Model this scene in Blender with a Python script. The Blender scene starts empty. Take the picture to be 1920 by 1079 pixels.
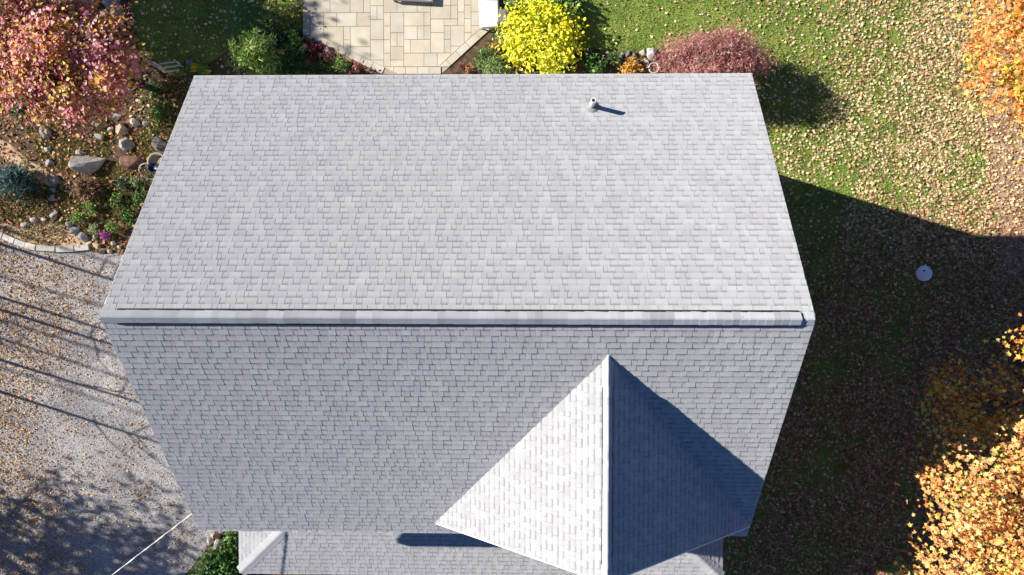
import bpy, bmesh, math, random
import numpy as np
from mathutils import Vector, Matrix

# ------------------------------------------------------------------ camera, world, sun, exposure
scn = bpy.context.scene
COL = scn.collection
CAM_H = 23.211
F_PX = 1336.0                       # focal length in pixels of a 1920-wide frame
A_, B_, C_ = -0.0291, 0.0221, 0.0017
ROT = Matrix.Rotation(C_, 3, 'Z') @ Matrix.Rotation(B_, 3, 'Y') @ Matrix.Rotation(A_, 3, 'X')
cam_data = bpy.data.cameras.new('camera')
cam = bpy.data.objects.new('camera', cam_data)
COL.objects.link(cam)
cam.matrix_world = Matrix.Translation((0, 0, CAM_H)) @ ROT.to_4x4()
cam_data.sensor_fit = 'HORIZONTAL'
cam_data.sensor_width = 36.0
cam_data.lens = F_PX / 1920 * 36.0
cam_data.clip_end = 1000
scn.camera = cam

SUN = Vector((-1.68, 0.52, 1.0)).normalized()     # towards the sun
world = bpy.data.worlds.new('World')
scn.world = world
world.use_nodes = True
wn = world.node_tree.nodes
wl = world.node_tree.links
sky = wn.new('ShaderNodeTexSky')
sky.sky_type = 'NISHITA'
sky.sun_disc = False
sky.sun_elevation = math.asin(SUN.z)
sky.sun_rotation = math.atan2(SUN.x, SUN.y) % (2 * math.pi)
sky.air_density = 1.0
sky.dust_density = 0.0
sky.ozone_density = 10.0
wn['Background'].inputs[1].default_value = 0.05
wl.new(sky.outputs[0], wn['Background'].inputs[0])

sun_data = bpy.data.lights.new('sun', 'SUN')
sun_data.energy = 5.0
sun_data.angle = math.radians(0.53)
sun_data.color = (1.0, 0.93, 0.82)
sun = bpy.data.objects.new('sun', sun_data)
COL.objects.link(sun)
sun.location = (-30, 10, 30)
sun.rotation_euler = SUN.to_track_quat('Z', 'Y').to_euler()

vs = scn.view_settings
vs.view_transform = 'Standard'
vs.look = 'None'
vs.gamma = 1
vs.use_curve_mapping = False
vs.exposure = 1.1
scn.render.engine = 'CYCLES'

# ------------------------------------------------------------------ helpers
rnd = random.Random(7)
rng = np.random.default_rng(11)
PI = math.pi


def G(px, py, z=0.0):
    """point at height z on the line of sight of a photograph position"""
    d = ROT @ Vector(((px - 960) / F_PX, -(py - 539.5) / F_PX, -1))
    t = (z - CAM_H) / d.z
    return Vector((d.x * t, d.y * t, z))


def tag(o, label=None, cat=None, group=None, kind=None):
    if label: o['label'] = label
    if cat: o['category'] = cat
    if group: o['group'] = group
    if kind: o['kind'] = kind
    return o


def empty(name, loc=(0, 0, 0), rz=0.0):
    o = bpy.data.objects.new(name, None)
    o.empty_display_size = 0.2
    COL.objects.link(o)
    o.location = loc
    o.rotation_euler = (0, 0, rz)
    return o


def link(name, me, parent=None, mats=None):
    o = bpy.data.objects.new(name, me)
    COL.objects.link(o)
    if mats is not None and not me.materials:
        for m in (mats if isinstance(mats, (list, tuple)) else [mats]):
            me.materials.append(m)
    if parent is not None:
        o.parent = parent
        o.matrix_parent_inverse = pinv(parent)
    return o


def pinv(p):
    """geometry is written in world space, so undo the parents' transforms"""
    m = Matrix.Identity(4)
    while p is not None:
        m = p.matrix_basis.copy() if p.parent is None else (p.matrix_parent_inverse @ p.matrix_basis)
        full = m
        q = p.parent
        while q is not None:
            full = (q.matrix_basis if q.parent is None else q.matrix_parent_inverse @ q.matrix_basis) @ full
            q = q.parent
        return full.inverted()
    return m


def np_mesh(name, verts, faces, cols=None, smooth=False):
    """verts (N,3); faces: array (M,k) of one size or list of tuples; cols (N,3) per vertex"""
    me = bpy.data.meshes.new(name)
    verts = np.asarray(verts, dtype=np.float32)
    if isinstance(faces, np.ndarray):
        M, k = faces.shape
        me.vertices.add(len(verts))
        me.vertices.foreach_set('co', verts.ravel())
        me.loops.add(M * k)
        me.loops.foreach_set('vertex_index', faces.astype(np.int32).ravel())
        me.polygons.add(M)
        me.polygons.foreach_set('loop_start', np.arange(0, M * k, k, dtype=np.int32))
        me.polygons.foreach_set('loop_total', np.full(M, k, dtype=np.int32))
        me.update(calc_edges=True)
    else:
        me.from_pydata([tuple(map(float, v)) for v in verts], [], faces)
        me.update()
    if cols is not None:
        a = me.color_attributes.new('tint', 'FLOAT_COLOR', 'POINT')
        c = np.ones((len(verts), 4), dtype=np.float32)
        c[:, :3] = cols
        a.data.foreach_set('color', c.ravel())
    if smooth:
        me.polygons.foreach_set('use_smooth', np.ones(len(me.polygons), dtype=bool))
    return me


class MB:
    """collects vertices and faces of one part in world space"""
    def __init__(self):
        self.v = []
        self.f = []
        self.c = []

    def add(self, vs_, fs_, col=(1, 1, 1)):
        n = len(self.v)
        self.v += [tuple(v) for v in vs_]
        self.c += [col] * len(vs_) if not isinstance(col, list) else col
        self.f += [tuple(i + n for i in f) for f in fs_]
        return self

    def box(self, x0, x1, y0, y1, z0, z1, M=None, col=(1, 1, 1)):
        vs_ = [Vector(p) for p in [(x0, y0, z0), (x1, y0, z0), (x1, y1, z0), (x0, y1, z0),
                                   (x0, y0, z1), (x1, y0, z1), (x1, y1, z1), (x0, y1, z1)]]
        if M is not None: vs_ = [M @ v for v in vs_]
        return self.add(vs_, [(0, 3, 2, 1), (4, 5, 6, 7), (0, 1, 5, 4), (1, 2, 6, 5), (2, 3, 7, 6), (3, 0, 4, 7)], col)

    def tube(self, pts, radii, n=7, col=(1, 1, 1), cap=True):
        pts = [Vector(p) for p in pts]
        if not isinstance(radii, (list, tuple)): radii = [radii] * len(pts)
        rings = []
        base = len(self.v)
        for i, p in enumerate(pts):
            d = (pts[min(i + 1, len(pts) - 1)] - pts[max(i - 1, 0)])
            if d.length < 1e-6: d = Vector((0, 0, 1))
            d.normalize()
            up = Vector((0, 0, 1)) if abs(d.z) < 0.9 else Vector((1, 0, 0))
            u = d.cross(up).normalized()
            w = d.cross(u).normalized()
            for k in range(n):
                a = 2 * PI * k / n
                self.v.append(tuple(p + (u * math.cos(a) + w * math.sin(a)) * radii[i]))
                self.c.append(col)
        for i in range(len(pts) - 1):
            for k in range(n):
                a = base + i * n + k
                b = base + i * n + (k + 1) % n
                self.f.append((a, b, b + n, a + n))
        if cap:
            self.f.append(tuple(base + k for k in range(n))[::-1])
            e = base + (len(pts) - 1) * n
            self.f.append(tuple(e + k for k in range(n)))
        return self

    def bar(self, a, b, w, h):
        """rectangular bar from a to b, w wide, h high"""
        a, b = Vector(a), Vector(b)
        d = (b - a)
        L = d.length
        d.normalize()
        up = Vector((0, 0, 1)) if abs(d.z) < 0.95 else Vector((0, 1, 0))
        s = d.cross(up).normalized()
        u = s.cross(d).normalized()
        M = Matrix((( d.x, s.x, u.x, a.x), (d.y, s.y, u.y, a.y), (d.z, s.z, u.z, a.z), (0, 0, 0, 1)))
        return self.box(0, L, -w / 2, w / 2, -h / 2, h / 2, M)

    def prism(self, poly, z0, z1, col=(1, 1, 1)):
        n = len(poly)
        vs_ = [(p[0], p[1], z0) for p in poly] + [(p[0], p[1], z1) for p in poly]
        fs_ = [tuple(range(n))[::-1], tuple(range(n, 2 * n))] + [(i, (i + 1) % n, n + (i + 1) % n, n + i) for i in range(n)]
        return self.add(vs_, fs_, col)

    def build(self, name, mat, parent=None, smooth=False):
        me = np_mesh(name, np.array(self.v), self.f, np.array([c[:3] for c in self.c]), smooth)
        return link(name, me, parent, mat)


# ------------------------------------------------------------------ materials
def new_mat(name):
    m = bpy.data.materials.new(name)
    m.use_nodes = True
    nt = m.node_tree
    return m, nt, nt.nodes['Principled BSDF']


def noise_mat(name, c1, c2, scale=8.0, rough=0.85, bump=0.0, bscale=60.0, detail=6, spec=0.25, tint=False, fine=None, lo=0.35, hi=0.65):
    """two-colour noise, optional vertex tint, optional fine speckle and bump, in world space"""
    m, nt, bs = new_mat(name)
    N, Lk = nt.nodes, nt.links
    geo = N.new('ShaderNodeNewGeometry')
    no = N.new('ShaderNodeTexNoise')
    no.inputs['Scale'].default_value = scale
    no.inputs['Detail'].default_value = detail
    Lk.new(geo.outputs['Position'], no.inputs['Vector'])
    ramp = N.new('ShaderNodeValToRGB')
    ramp.color_ramp.elements[0].position = lo
    ramp.color_ramp.elements[1].position = hi
    ramp.color_ramp.elements[0].color = (*c1, 1)
    ramp.color_ramp.elements[1].color = (*c2, 1)
    Lk.new(no.outputs['Fac'], ramp.inputs['Fac'])
    out = ramp.outputs['Color']
    if fine:
        fn = N.new('ShaderNodeTexNoise')
        fn.inputs['Scale'].default_value = fine[0]
        fn.inputs['Detail'].default_value = 3
        Lk.new(geo.outputs['Position'], fn.inputs['Vector'])
        fr = N.new('ShaderNodeValToRGB')
        fr.color_ramp.elements[0].position = 0.3
        fr.color_ramp.elements[1].position = 0.7
        fr.color_ramp.elements[0].color = (1 - fine[1],) * 3 + (1,)
        fr.color_ramp.elements[1].color = (1 + fine[1],) * 3 + (1,)
        Lk.new(fn.outputs['Fac'], fr.inputs['Fac'])
        mx = N.new('ShaderNodeMix'); mx.data_type = 'RGBA'; mx.blend_type = 'MULTIPLY'
        mx.inputs['Factor'].default_value = 1
        Lk.new(out, mx.inputs['A']); Lk.new(fr.outputs['Color'], mx.inputs['B'])
        out = mx.outputs['Result']
    if tint:
        at_ = N.new('ShaderNodeVertexColor'); at_.layer_name = 'tint'
        mx = N.new('ShaderNodeMix'); mx.data_type = 'RGBA'; mx.blend_type = 'MULTIPLY'
        mx.inputs['Factor'].default_value = 1
        Lk.new(out, mx.inputs['A']); Lk.new(at_.outputs['Color'], mx.inputs['B'])
        out = mx.outputs['Result']
    Lk.new(out, bs.inputs['Base Color'])
    bs.inputs['Roughness'].default_value = rough
    bs.inputs['Specular IOR Level'].default_value = spec
    if bump:
        bn = N.new('ShaderNodeTexNoise')
        bn.inputs['Scale'].default_value = bscale
        bn.inputs['Detail'].default_value = 5
        Lk.new(geo.outputs['Position'], bn.inputs['Vector'])
        bp = N.new('ShaderNodeBump')
        bp.inputs['Strength'].default_value = bump
        bp.inputs['Distance'].default_value = 0.02
        Lk.new(bn.outputs['Fac'], bp.inputs['Height'])
        Lk.new(bp.outputs['Normal'], bs.inputs['Normal'])
    return m


def leaf_mat(name, trans=0.35, rough=0.55, spec=0.3):
    """vertex-tinted leaf: glossy-diffuse with light coming through"""
    m, nt, bs = new_mat(name)
    N, Lk = nt.nodes, nt.links
    at_ = N.new('ShaderNodeVertexColor'); at_.layer_name = 'tint'
    Lk.new(at_.outputs['Color'], bs.inputs['Base Color'])
    bs.inputs['Roughness'].default_value = rough
    bs.inputs['Specular IOR Level'].default_value = spec
    tr = N.new('ShaderNodeBsdfTranslucent')
    Lk.new(at_.outputs['Color'], tr.inputs['Color'])
    mx = N.new('ShaderNodeMixShader')
    mx.inputs[0].default_value = trans
    Lk.new(bs.outputs[0], mx.inputs[1]); Lk.new(tr.outputs[0], mx.inputs[2])
    Lk.new(mx.outputs[0], N['Material Output'].inputs['Surface'])
    return m


M_ = {}
M_['shingle'] = noise_mat('asphalt_shingle', (0.370, 0.377, 0.398), (0.402, 0.409, 0.428), 2.6, 0.92, 0.25, 420, 4, 0.2, True, (330, 0.16))
_bs = M_['shingle'].node_tree.nodes['Principled BSDF']
if 'Diffuse Roughness' in _bs.inputs: _bs.inputs['Diffuse Roughness'].default_value = 0.5
M_['deck'] = noise_mat('roof_underlay', (0.16, 0.16, 0.17), (0.2, 0.2, 0.2), 10)
M_['vent'] = noise_mat('black_vent_plastic', (0.012, 0.012, 0.015), (0.02, 0.02, 0.024), 30, 0.6)
M_['trim'] = noise_mat('white_trim_paint', (0.66, 0.66, 0.62), (0.74, 0.74, 0.7), 6, 0.5, 0, fine=(60, 0.05))
M_['siding'] = noise_mat('pale_siding', (0.42, 0.41, 0.37), (0.48, 0.47, 0.43), 3, 0.7)
M_['found'] = noise_mat('concrete', (0.28, 0.27, 0.25), (0.36, 0.35, 0.33), 4, 0.9, 0.2)
M_['pvc'] = noise_mat('white_pvc', (0.74, 0.74, 0.72), (0.8, 0.8, 0.78), 9, 0.4)
M_['flash'] = noise_mat('grey_flashing', (0.18, 0.18, 0.19), (0.25, 0.25, 0.26), 12, 0.5)
M_['hole'] = noise_mat('pipe_inside', (0.16, 0.15, 0.13), (0.22, 0.2, 0.18), 12)
M_['soil'] = noise_mat('garden_soil', (0.045, 0.03, 0.02), (0.13, 0.085, 0.05), 5, 0.95, 0.6, 40, fine=(45, 0.5))
M_['ground'] = noise_mat('rough_ground', (0.06, 0.055, 0.025), (0.14, 0.10, 0.05), 1.5, 0.95, 0.5, 30, fine=(30, 0.4))
M_['lawn'] = noise_mat('lawn_soil', (0.11, 0.17, 0.03), (0.22, 0.26, 0.06), 1.2, 0.95, 0.6, 50, fine=(40, 0.45))
M_['gravel'] = noise_mat('gravel', (0.21, 0.21, 0.23), (0.36, 0.345, 0.345), 0.7, 0.95, 0.9, 55, 8, 0.2, fine=(38, 0.55))
M_['path'] = noise_mat('sandy_path', (0.30, 0.2, 0.14), (0.48, 0.36, 0.25), 3, 0.95, 0.5, 40, fine=(50, 0.3))
M_['paver'] = noise_mat('concrete_paver', (0.45, 0.405, 0.325), (0.52, 0.475, 0.395), 2.2, 0.85, 0.15, 120, 6, 0.2, True, (90, 0.08))
M_['joint'] = noise_mat('joint_sand', (0.30, 0.26, 0.2), (0.38, 0.33, 0.26), 9, 0.95)
M_['edging'] = noise_mat('edging_stone', (0.30, 0.285, 0.27), (0.50, 0.48, 0.45), 4, 0.9, 0.3, 60, tint=True, fine=(60, 0.15))
M_['rock'] = noise_mat('garden_rock', (0.55, 0.54, 0.53), (1.0, 0.98, 0.95), 7, 0.9, 0.6, 18, tint=True, fine=(40, 0.25))
M_['brick'] = noise_mat('red_brick_edge', (0.26, 0.13, 0.08), (0.36, 0.2, 0.13), 8, 0.9)
M_['bark'] = noise_mat('bark', (0.09, 0.075, 0.06), (0.2, 0.17, 0.14), 9, 0.95, 0.5, 40)
M_['leaf'] = leaf_mat('autumn_leaf', 0.32)
M_['litter'] = leaf_mat('fallen_leaf', 0.08, 0.75, 0.2)
M_['grass'] = leaf_mat('grass_blade', 0.25, 0.6, 0.2)
M_['cushion'] = noise_mat('white_cushion', (0.80, 0.80, 0.79), (0.84, 0.84, 0.83), 5, 0.8)
M_['greymetal'] = noise_mat('grey_metal', (0.13, 0.12, 0.125), (0.18, 0.165, 0.165), 7, 0.5)
M_['palemetal'] = noise_mat('pale_grey_metal', (0.44, 0.43, 0.41), (0.56, 0.55, 0.53), 20, 0.5)
M_['wire'] = noise_mat('pale_wire_sheath', (0.55, 0.55, 0.56), (0.68, 0.68, 0.68), 20, 0.5)
M_['lid'] = noise_mat('lilac_grey_plastic', (0.70, 0.64, 0.72), (0.77, 0.71, 0.78), 6, 0.6)
M_['dark'] = noise_mat('black_rubber', (0.015, 0.015, 0.015), (0.025, 0.025, 0.025), 6, 0.7)
M_['bluepot'] = noise_mat('dark_blue_glaze', (0.02, 0.03, 0.07), (0.03, 0.05, 0.11), 6, 0.35)
M_['tan'] = noise_mat('tan_basketry', (0.22, 0.19, 0.13), (0.32, 0.28, 0.19), 30, 0.9, 0.4, 80)

# ------------------------------------------------------------------ the setting: ground sheets
XL, XR, YR, RUN, RISE, ZE = -7.725, 5.075, -0.916, 5.303, 3.790, 6.70
YB, YF, ZR = YR + RUN, YR - RUN, ZE + RISE
P = RISE / RUN


def jitter_poly(pts, step=0.35, amp=0.06, seed=1):
    r = random.Random(seed)
    out = []
    n = len(pts)
    for i in range(n):
        a, b = Vector(pts[i][:2]), Vector(pts[(i + 1) % n][:2])
        k = max(1, int((b - a).length / step))
        for j in range(k):
            p = a.lerp(b, j / k)
            out.append((p.x + r.uniform(-amp, amp), p.y + r.uniform(-amp, amp)))
    return out


def sheet(name, poly, z, mat, thick=None):
    n = len(poly)
    if thick:
        mb = MB().prism(poly, z - thick, z)
        o = mb.build(name, mat)
    else:
        me = np_mesh(name, np.array([(x, y, z) for x, y in poly]), [tuple(range(n))])
        o = link(name, me, None, mat)
    tag(o, kind='structure')
    return o


def in_poly(x, y, poly):
    x = np.asarray(x); y = np.asarray(y)
    inside = np.zeros(x.shape, bool)
    n = len(poly)
    j = n - 1
    for i in range(n):
        xi, yi = poly[i]; xj, yj = poly[j]
        c = ((yi > y) != (yj > y)) & (x < (xj - xi) * (y - yi) / (yj - yi + 1e-12) + xi)
        inside ^= c
        j = i
    return inside


def pix(*pts, z=0.0):
    return [tuple(G(x, y, z)[:2]) for x, y in pts]


sheet('ground', [(-300, -300), (300, -300), (300, 300), (-300, 300)], 0.0, M_['ground'])
lawn_poly = jitter_poly([(-13.2, 16)] + pix((245, 20), (262, 95), (330, 150), (440, 90), (570, 55)) + pix((568, -40), (918, -40)) + pix((1000, 20), (1085, 92), (1160, 100), (1235, 98), (1420, 190))
                        + [(5.0, 4.0), (4.2, 0), (4.6, -14), (17.5, -14), (17.6, -5), (17.4, 1), (17.0, 4), (18.0, 9), (18.5, 16)], seed=3)
sheet('lawn', lawn_poly, 0.006, M_['lawn'])
drive_poly = jitter_poly([(-34, -24), (-8.4, -24)] + pix((350, 1079), (390, 1030), (400, 985)) + [(-7.0, -5.4), (-7.0, -0.2)] + pix((215, 478), (170, 474), (110, 474), (60, 468), (10, 450), (-80, 410)) + [(-34, 3)], seed=4)
sheet('driveway', drive_poly, 0.012, M_['gravel'])
bed_left = jitter_poly(pix((-60, 405), (10, 446), (60, 462), (110, 470), (215, 474)) + [(-7.2, -0.2), (-7.2, 4.6)] + pix((415, 165), (330, 148), (262, 95), (245, 20)) + [(-13.2, 16), (-34, 16), (-34, 3)], seed=5)
sheet('garden_bed', bed_left, 0.009, M_['soil'])
sheet('path', jitter_poly(pix((-80, 215), (0, 258), (55, 300), (112, 338), (104, 354), (50, 325), (0, 290), (-80, 250)), 0.2, 0.04, 6), 0.016, M_['path'])
sheet('gravel_strip', jitter_poly(pix((-60, 395), (30, 425), (90, 415), (140, 425), (175, 450), (170, 470), (110, 468), (60, 460), (5, 440)), 0.2, 0.03, 8), 0.020, M_['path'])
sheet('garden_bed', jitter_poly(pix((718, 140), (596, 72), (560, 60), (440, 75), (415, 160)) + [(-8, 3.8), (5.0, 3.8)] + pix((1440, 200), (1300, 98), (1236, 94), (1160, 96), (1088, 88), (1000, 20), (935, 10), (918, 60), (825, 140)), 0.25, 0.03, 9), 0.014, M_['soil'])
sheet('garden_bed', jitter_poly(pix((350, 1085), (385, 1035), (398, 985)) + [(-7.0, -6.0), (5.4, -6.0), (5.6, -8.6), (5.5, -10.5), (-9, -10.5)], 0.25, 0.03, 10), 0.017, M_['soil'])

dirt_poly = jitter_poly(pix((1835, -60), (1838, 60), (1850, 180), (1852, 300), (1868, 420), (1880, 520), (1990, 540), (1990, -60)), 0.3, 0.12, 12)
sheet('dirt_strip', dirt_poly, 0.010, noise_mat('bare_tan_soil', (0.26, 0.15, 0.09), (0.44, 0.30, 0.20), 2.2, 0.95, 0.6, 40, fine=(40, 0.35)))

# ---- patio: every paver is a piece of its own
pat = pix((568, -60), (568, 66), (716, 139), (827, 139), (918, 56), (918, -60), z=0.05)
pc = Vector((sum(p[0] for p in pat) / 6, sum(p[1] for p in pat) / 6))
patio = MB().prism(pat[::-1] if False else pat, -0.02, 0.028).build('patio', M_['joint'])
tag(patio, kind='structure')


def clip(poly, a, b):
    """keep the part left of a->b"""
    out = []
    n = len(poly)
    def side(p): return (b[0] - a[0]) * (p[1] - a[1]) - (b[1] - a[1]) * (p[0] - a[0])
    for i in range(n):
        p, q = poly[i], poly[(i + 1) % n]
        sp, sq = side(p), side(q)
        if sp >= 0: out.append(p)
        if (sp > 0) != (sq > 0) and sp != sq:
            t = sp / (sp - sq)
            out.append((p[0] + t * (q[0] - p[0]), p[1] + t * (q[1] - p[1])))
    return out


def area(poly):
    return 0.5 * sum(poly[i][0] * poly[(i + 1) % len(poly)][1] - poly[(i + 1) % len(poly)][0] * poly[i][1] for i in range(len(poly)))


if area(pat) < 0: pat = pat[::-1]


def inset(poly, d):
    n = len(poly)
    res = list(poly)
    for i in range(n):
        a, b = Vector(poly[i]), Vector(poly[(i + 1) % n])
        t = (b - a).normalized()
        nn = Vector((-t.y, t.x))
        res = clip(res, tuple(a + nn * d), tuple(b + nn * d))
    return res


inner = inset(pat, 0.235)


def paver(poly, tint):
    if len(poly) < 3: return
    c = (sum(p[0] for p in poly) / len(poly), sum(p[1] for p in poly) / len(poly))
    loc = [(p[0] - c[0], p[1] - c[1]) for p in poly]
    e = 0.006
    sc = []
    for p in loc:
        r = math.hypot(*p)
        sc.append((p[0] * (1 - e / r), p[1] * (1 - e / r)) if r > 0 else p)
    n = len(loc)
    h = 0.05 + rnd.uniform(-0.003, 0.003)
    v = [(x, y, 0.02) for x, y in loc] + [(x, y, h - 0.006) for x, y in loc] + [(x, y, h) for x, y in sc]
    f = [(i, (i + 1) % n, n + (i + 1) % n, n + i) for i in range(n)] + [(n + i, n + (i + 1) % n, 2 * n + (i + 1) % n, 2 * n + i) for i in range(n)] + [tuple(range(2 * n, 3 * n))]
    me = np_mesh('paver', np.array(v), f, np.tile(np.array(tint), (3 * n, 1)))
    o = link('paver', me, patio, M_['paver'])
    o.location = (c[0], c[1], 0)
    o.rotation_euler = (rnd.uniform(-.004, .004), rnd.uniform(-.004, .004), 0)


def ptint():
    g = rnd.uniform(0.90, 1.06)
    w = rnd.uniform(-0.03, 0.03)
    return (g * (1 + w), g, g * (1 - w * 1.5))


U = 0.2175
x_0 = min(p[0] for p in inner); x_1 = max(p[0] for p in inner)
y_0 = min(p[1] for p in inner); y_1 = max(p[1] for p in inner)
nx, ny = int((x_1 - x_0) / U) + 2, int((y_1 - y_0) / U) + 2
grid = [[0] * ny for _ in range(nx)]
gap = 0.005
for j in range(ny):
    for i in range(nx):
        if grid[i][j]: continue
        opts = [(2, 2), (3, 2), (2, 3), (3, 3), (2, 2), (3, 2), (2, 1), (1, 2)]
        rnd.shuffle(opts)
        opts += [(1, 1)]
        for w, h in opts:
            if i + w <= nx and j + h <= ny and all(not grid[i + a][j + b] for a in range(w) for b in range(h)):
                break
        for a in range(w):
            for b in range(h): grid[i + a][j + b] = 1
        r = [(x_0 + i * U + gap, y_0 + j * U + gap), (x_0 + (i + w) * U - gap, y_0 + j * U + gap),
             (x_0 + (i + w) * U - gap, y_0 + (j + h) * U - gap), (x_0 + i * U + gap, y_0 + (j + h) * U - gap)]
        for k in range(len(inner)):
            r = clip(r, inner[k], inner[(k + 1) % len(inner)])
            if len(r) < 3: break
        if len(r) >= 3 and area(r) > 0.004: paver(r, ptint())
for k in range(len(pat)):                                   # soldier course round the edge
    a, b = Vector(pat[k]), Vector(pat[(k + 1) % len(pat)])
    t = (b - a).normalized(); nn = Vector((-t.y, t.x))
    L = (b - a).length
    m = max(1, round(L / 0.42))
    for i in range(m):
        s0, s1 = L * i / m + gap, L * (i + 1) / m - gap
        q = [a + t * s0, a + t * s1, a + t * s1 + nn * 0.225, a + t * s0 + nn * 0.225]
        q = [tuple(p) for p in q]
        for kk in range(len(pat)):
            # mitre against neighbouring edges
            if kk != k:
                aa, bb = Vector(pat[kk]), Vector(pat[(kk + 1) % len(pat)])
                tt = (bb - aa).normalized(); n2 = Vector((-tt.y, tt.x))
                if kk == (k + 1) % len(pat) or kk == (k - 1) % len(pat):
                    d = 0.0 if kk == (k + 1) % len(pat) else 0.235
                    q = clip(q, tuple(aa + n2 * d), tuple(bb + n2 * d))
                if len(q) < 3: break
        if len(q) >= 3 and area(q) > 0.004: paver(q, ptint())
# brick edging along the slanting patio border
for (p0, p1, nb) in (((604, 78), (722, 142), 11),):
    ed = empty('brick_edging', G(*p0))
    tag(ed, 'reddish brick edging along the slanting left border of the patio', 'edging')
    a, b = G(*p0), G(*p1)
    for i in range(nb):
        u0, u1 = a.lerp(b, (i + 0.04) / nb), a.lerp(b, (i + 0.96) / nb)
        off = Vector((-0.08, -0.09, 0.04 + rnd.uniform(-.008, .008)))
        MB().bar(u0 + off, u1 + off, 0.1, 0.09).build('brick', M_['brick'], ed)

# ------------------------------------------------------------------ the house
house = empty('house', (-1.3, -0.9, 0))
tag(house, 'house with pale grey shingled gable roof, front cross gable and porch roof', 'house')

wx0, wx1, wy0, wy1 = XL + 0.36, XR - 0.36, YF + 0.42, YB - 0.36
zt_f = ZE + P * 0.36 - 0.2
w = MB()
w.box(wx0, wx1, wy0, wy1, 0.35, zt_f)
pk = ZR - 0.2
for x0_, x1_ in ((wx0, wx0 + 0.15), (wx1 - 0.15, wx1)):       # gable triangles
    v = [(x, y, z) for x in (x0_, x1_) for y, z in ((wy0, zt_f), (wy1, zt_f), (YR, pk))]
    w.add(v, [(0, 1, 2), (3, 5, 4), (0, 3, 4, 1), (1, 4, 5, 2), (2, 5, 3, 0)])
walls = w.build('wall', M_['siding'], house)
MB().box(wx0 - 0.05, wx1 + 0.05, wy0 - 0.05, wy1 + 0.05, -0.3, 0.35).build('foundation', M_['found'], house)

# roof decks (solid slabs)
T = 0.16
roof = MB()
prof = [(YF, ZE), (YR, ZR), (YB, ZE), (YB, ZE - T), (YR, ZR - T * 1.23), (YF, ZE - T)]
v = [(XL, y, z) for y, z in prof] + [(XR, y, z) for y, z in prof]
roof.add(v, [(0, 1, 7, 6), (1, 2, 8, 7), (2, 3, 9, 8), (3, 4, 10, 9), (4, 5, 11, 10), (5, 0, 6, 11), (0, 5, 4, 1), (1, 4, 3, 2), (6, 7, 10, 11), (7, 8, 9, 10)])
roof = roof.build('roof', M_['deck'], house)

GX, GZ, Q, GHW, GY = 1.50, 9.96, 0.84, 3.57, -5.93
GLZ = GZ - Q * GHW
groof = MB()
yb_top = YR - (ZR - GZ) / P + 0.3
yb_low = YR - (ZR - GLZ) / P + 0.3
v = [(GX - GHW, GY, GLZ), (GX, GY, GZ), (GX + GHW, GY, GLZ), (GX + GHW, GY, GLZ - T), (GX, GY, GZ - T * 1.3), (GX - GHW, GY, GLZ - T),
     (GX - GHW, yb_low, GLZ), (GX, yb_top, GZ), (GX + GHW, yb_low, GLZ), (GX + GHW, yb_low, GLZ - T), (GX, yb_top, GZ - T * 1.3), (GX - GHW, yb_low, GLZ - T)]
groof.add(v, [(0, 1, 7, 6), (1, 2, 8, 7), (2, 3, 9, 8), (3, 4, 10, 9), (4, 5, 11, 10), (5, 0, 6, 11), (0, 5, 4, 1), (1, 4, 3, 2), (6, 7, 10, 11), (7, 8, 9, 10)])
groof = groof.build('gable_roof', M_['deck'], house)
gw = MB()
gwy = wy0 - 0.01
hw = GHW - 0.42
v = [(x, y, z) for y in (gwy, gwy + 0.14) for x, z in ((GX - hw, zt_f - 0.3), (GX + hw, zt_f - 0.3), (GX + hw, GZ - Q * hw - 0.2), (GX, GZ - 0.22), (GX - hw, GZ - Q * hw - 0.2))]
gw.add(v, [(0, 1, 2, 3, 4), (9, 8, 7, 6, 5)] + [(i, i + 5, (i + 1) % 5 + 5, (i + 1) % 5) for i in range(5)])
gw.build('gable_wall', M_['siding'], house)

# porch: eave rectangle with hips at both ends
PX0, PX1, PY, PZ, PP = -8.05, 5.37, -8.59, 3.60, 0.40
PD = abs(wy0 - PY) + 0.02                                     # depth to the wall
PZT = PZ + PP * PD
pr = MB()
v = [(PX0, PY, PZ), (PX1, PY, PZ), (PX1, PY + PD, PZ), (PX0, PY + PD, PZ), (PX0 + PD, PY + PD, PZT), (PX1 - PD, PY + PD, PZT)]
v += [(x, y, PZ - T) for x, y, z in v[:4]]
pr.add(v, [(0, 1, 5, 4), (0, 4, 3), (1, 2, 5), (3, 4, 5, 2), (0, 3, 9, 6), (1, 0, 6, 7), (2, 1, 7, 8), (3, 2, 8, 9), (6, 9, 8, 7)])
proof = pr.build('porch_roof', M_['deck'], house)
MB().box(PX0 + 0.35, PX1 - 0.35, PY + 0.35, wy0 - 0.052, -0.1, 0.55).build('porch_floor', M_['found'], house)
for i in range(6):
    x = PX0 + 0.55 + (PX1 - PX0 - 1.1) * i / 5
    MB().box(x - 0.09, x + 0.09, PY + 0.45, PY + 0.63, 0.55, PZ - T + 0.01).build('post', M_['trim'], house)

# ---- shingles
EXPO, LAP = 0.143, 0.19
WID = [0.08, 0.10, 0.125, 0.15, 0.175, 0.20, 0.24]
TINTS = [(0.98, 0.975, 0.98), (1.0, 1.0, 1.0), (1.03, 1.03, 1.025), (0.955, 0.945, 0.955), (1.0, 0.98, 0.98), (1.05, 1.055, 1.05), (0.925, 0.915, 0.92)]


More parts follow.
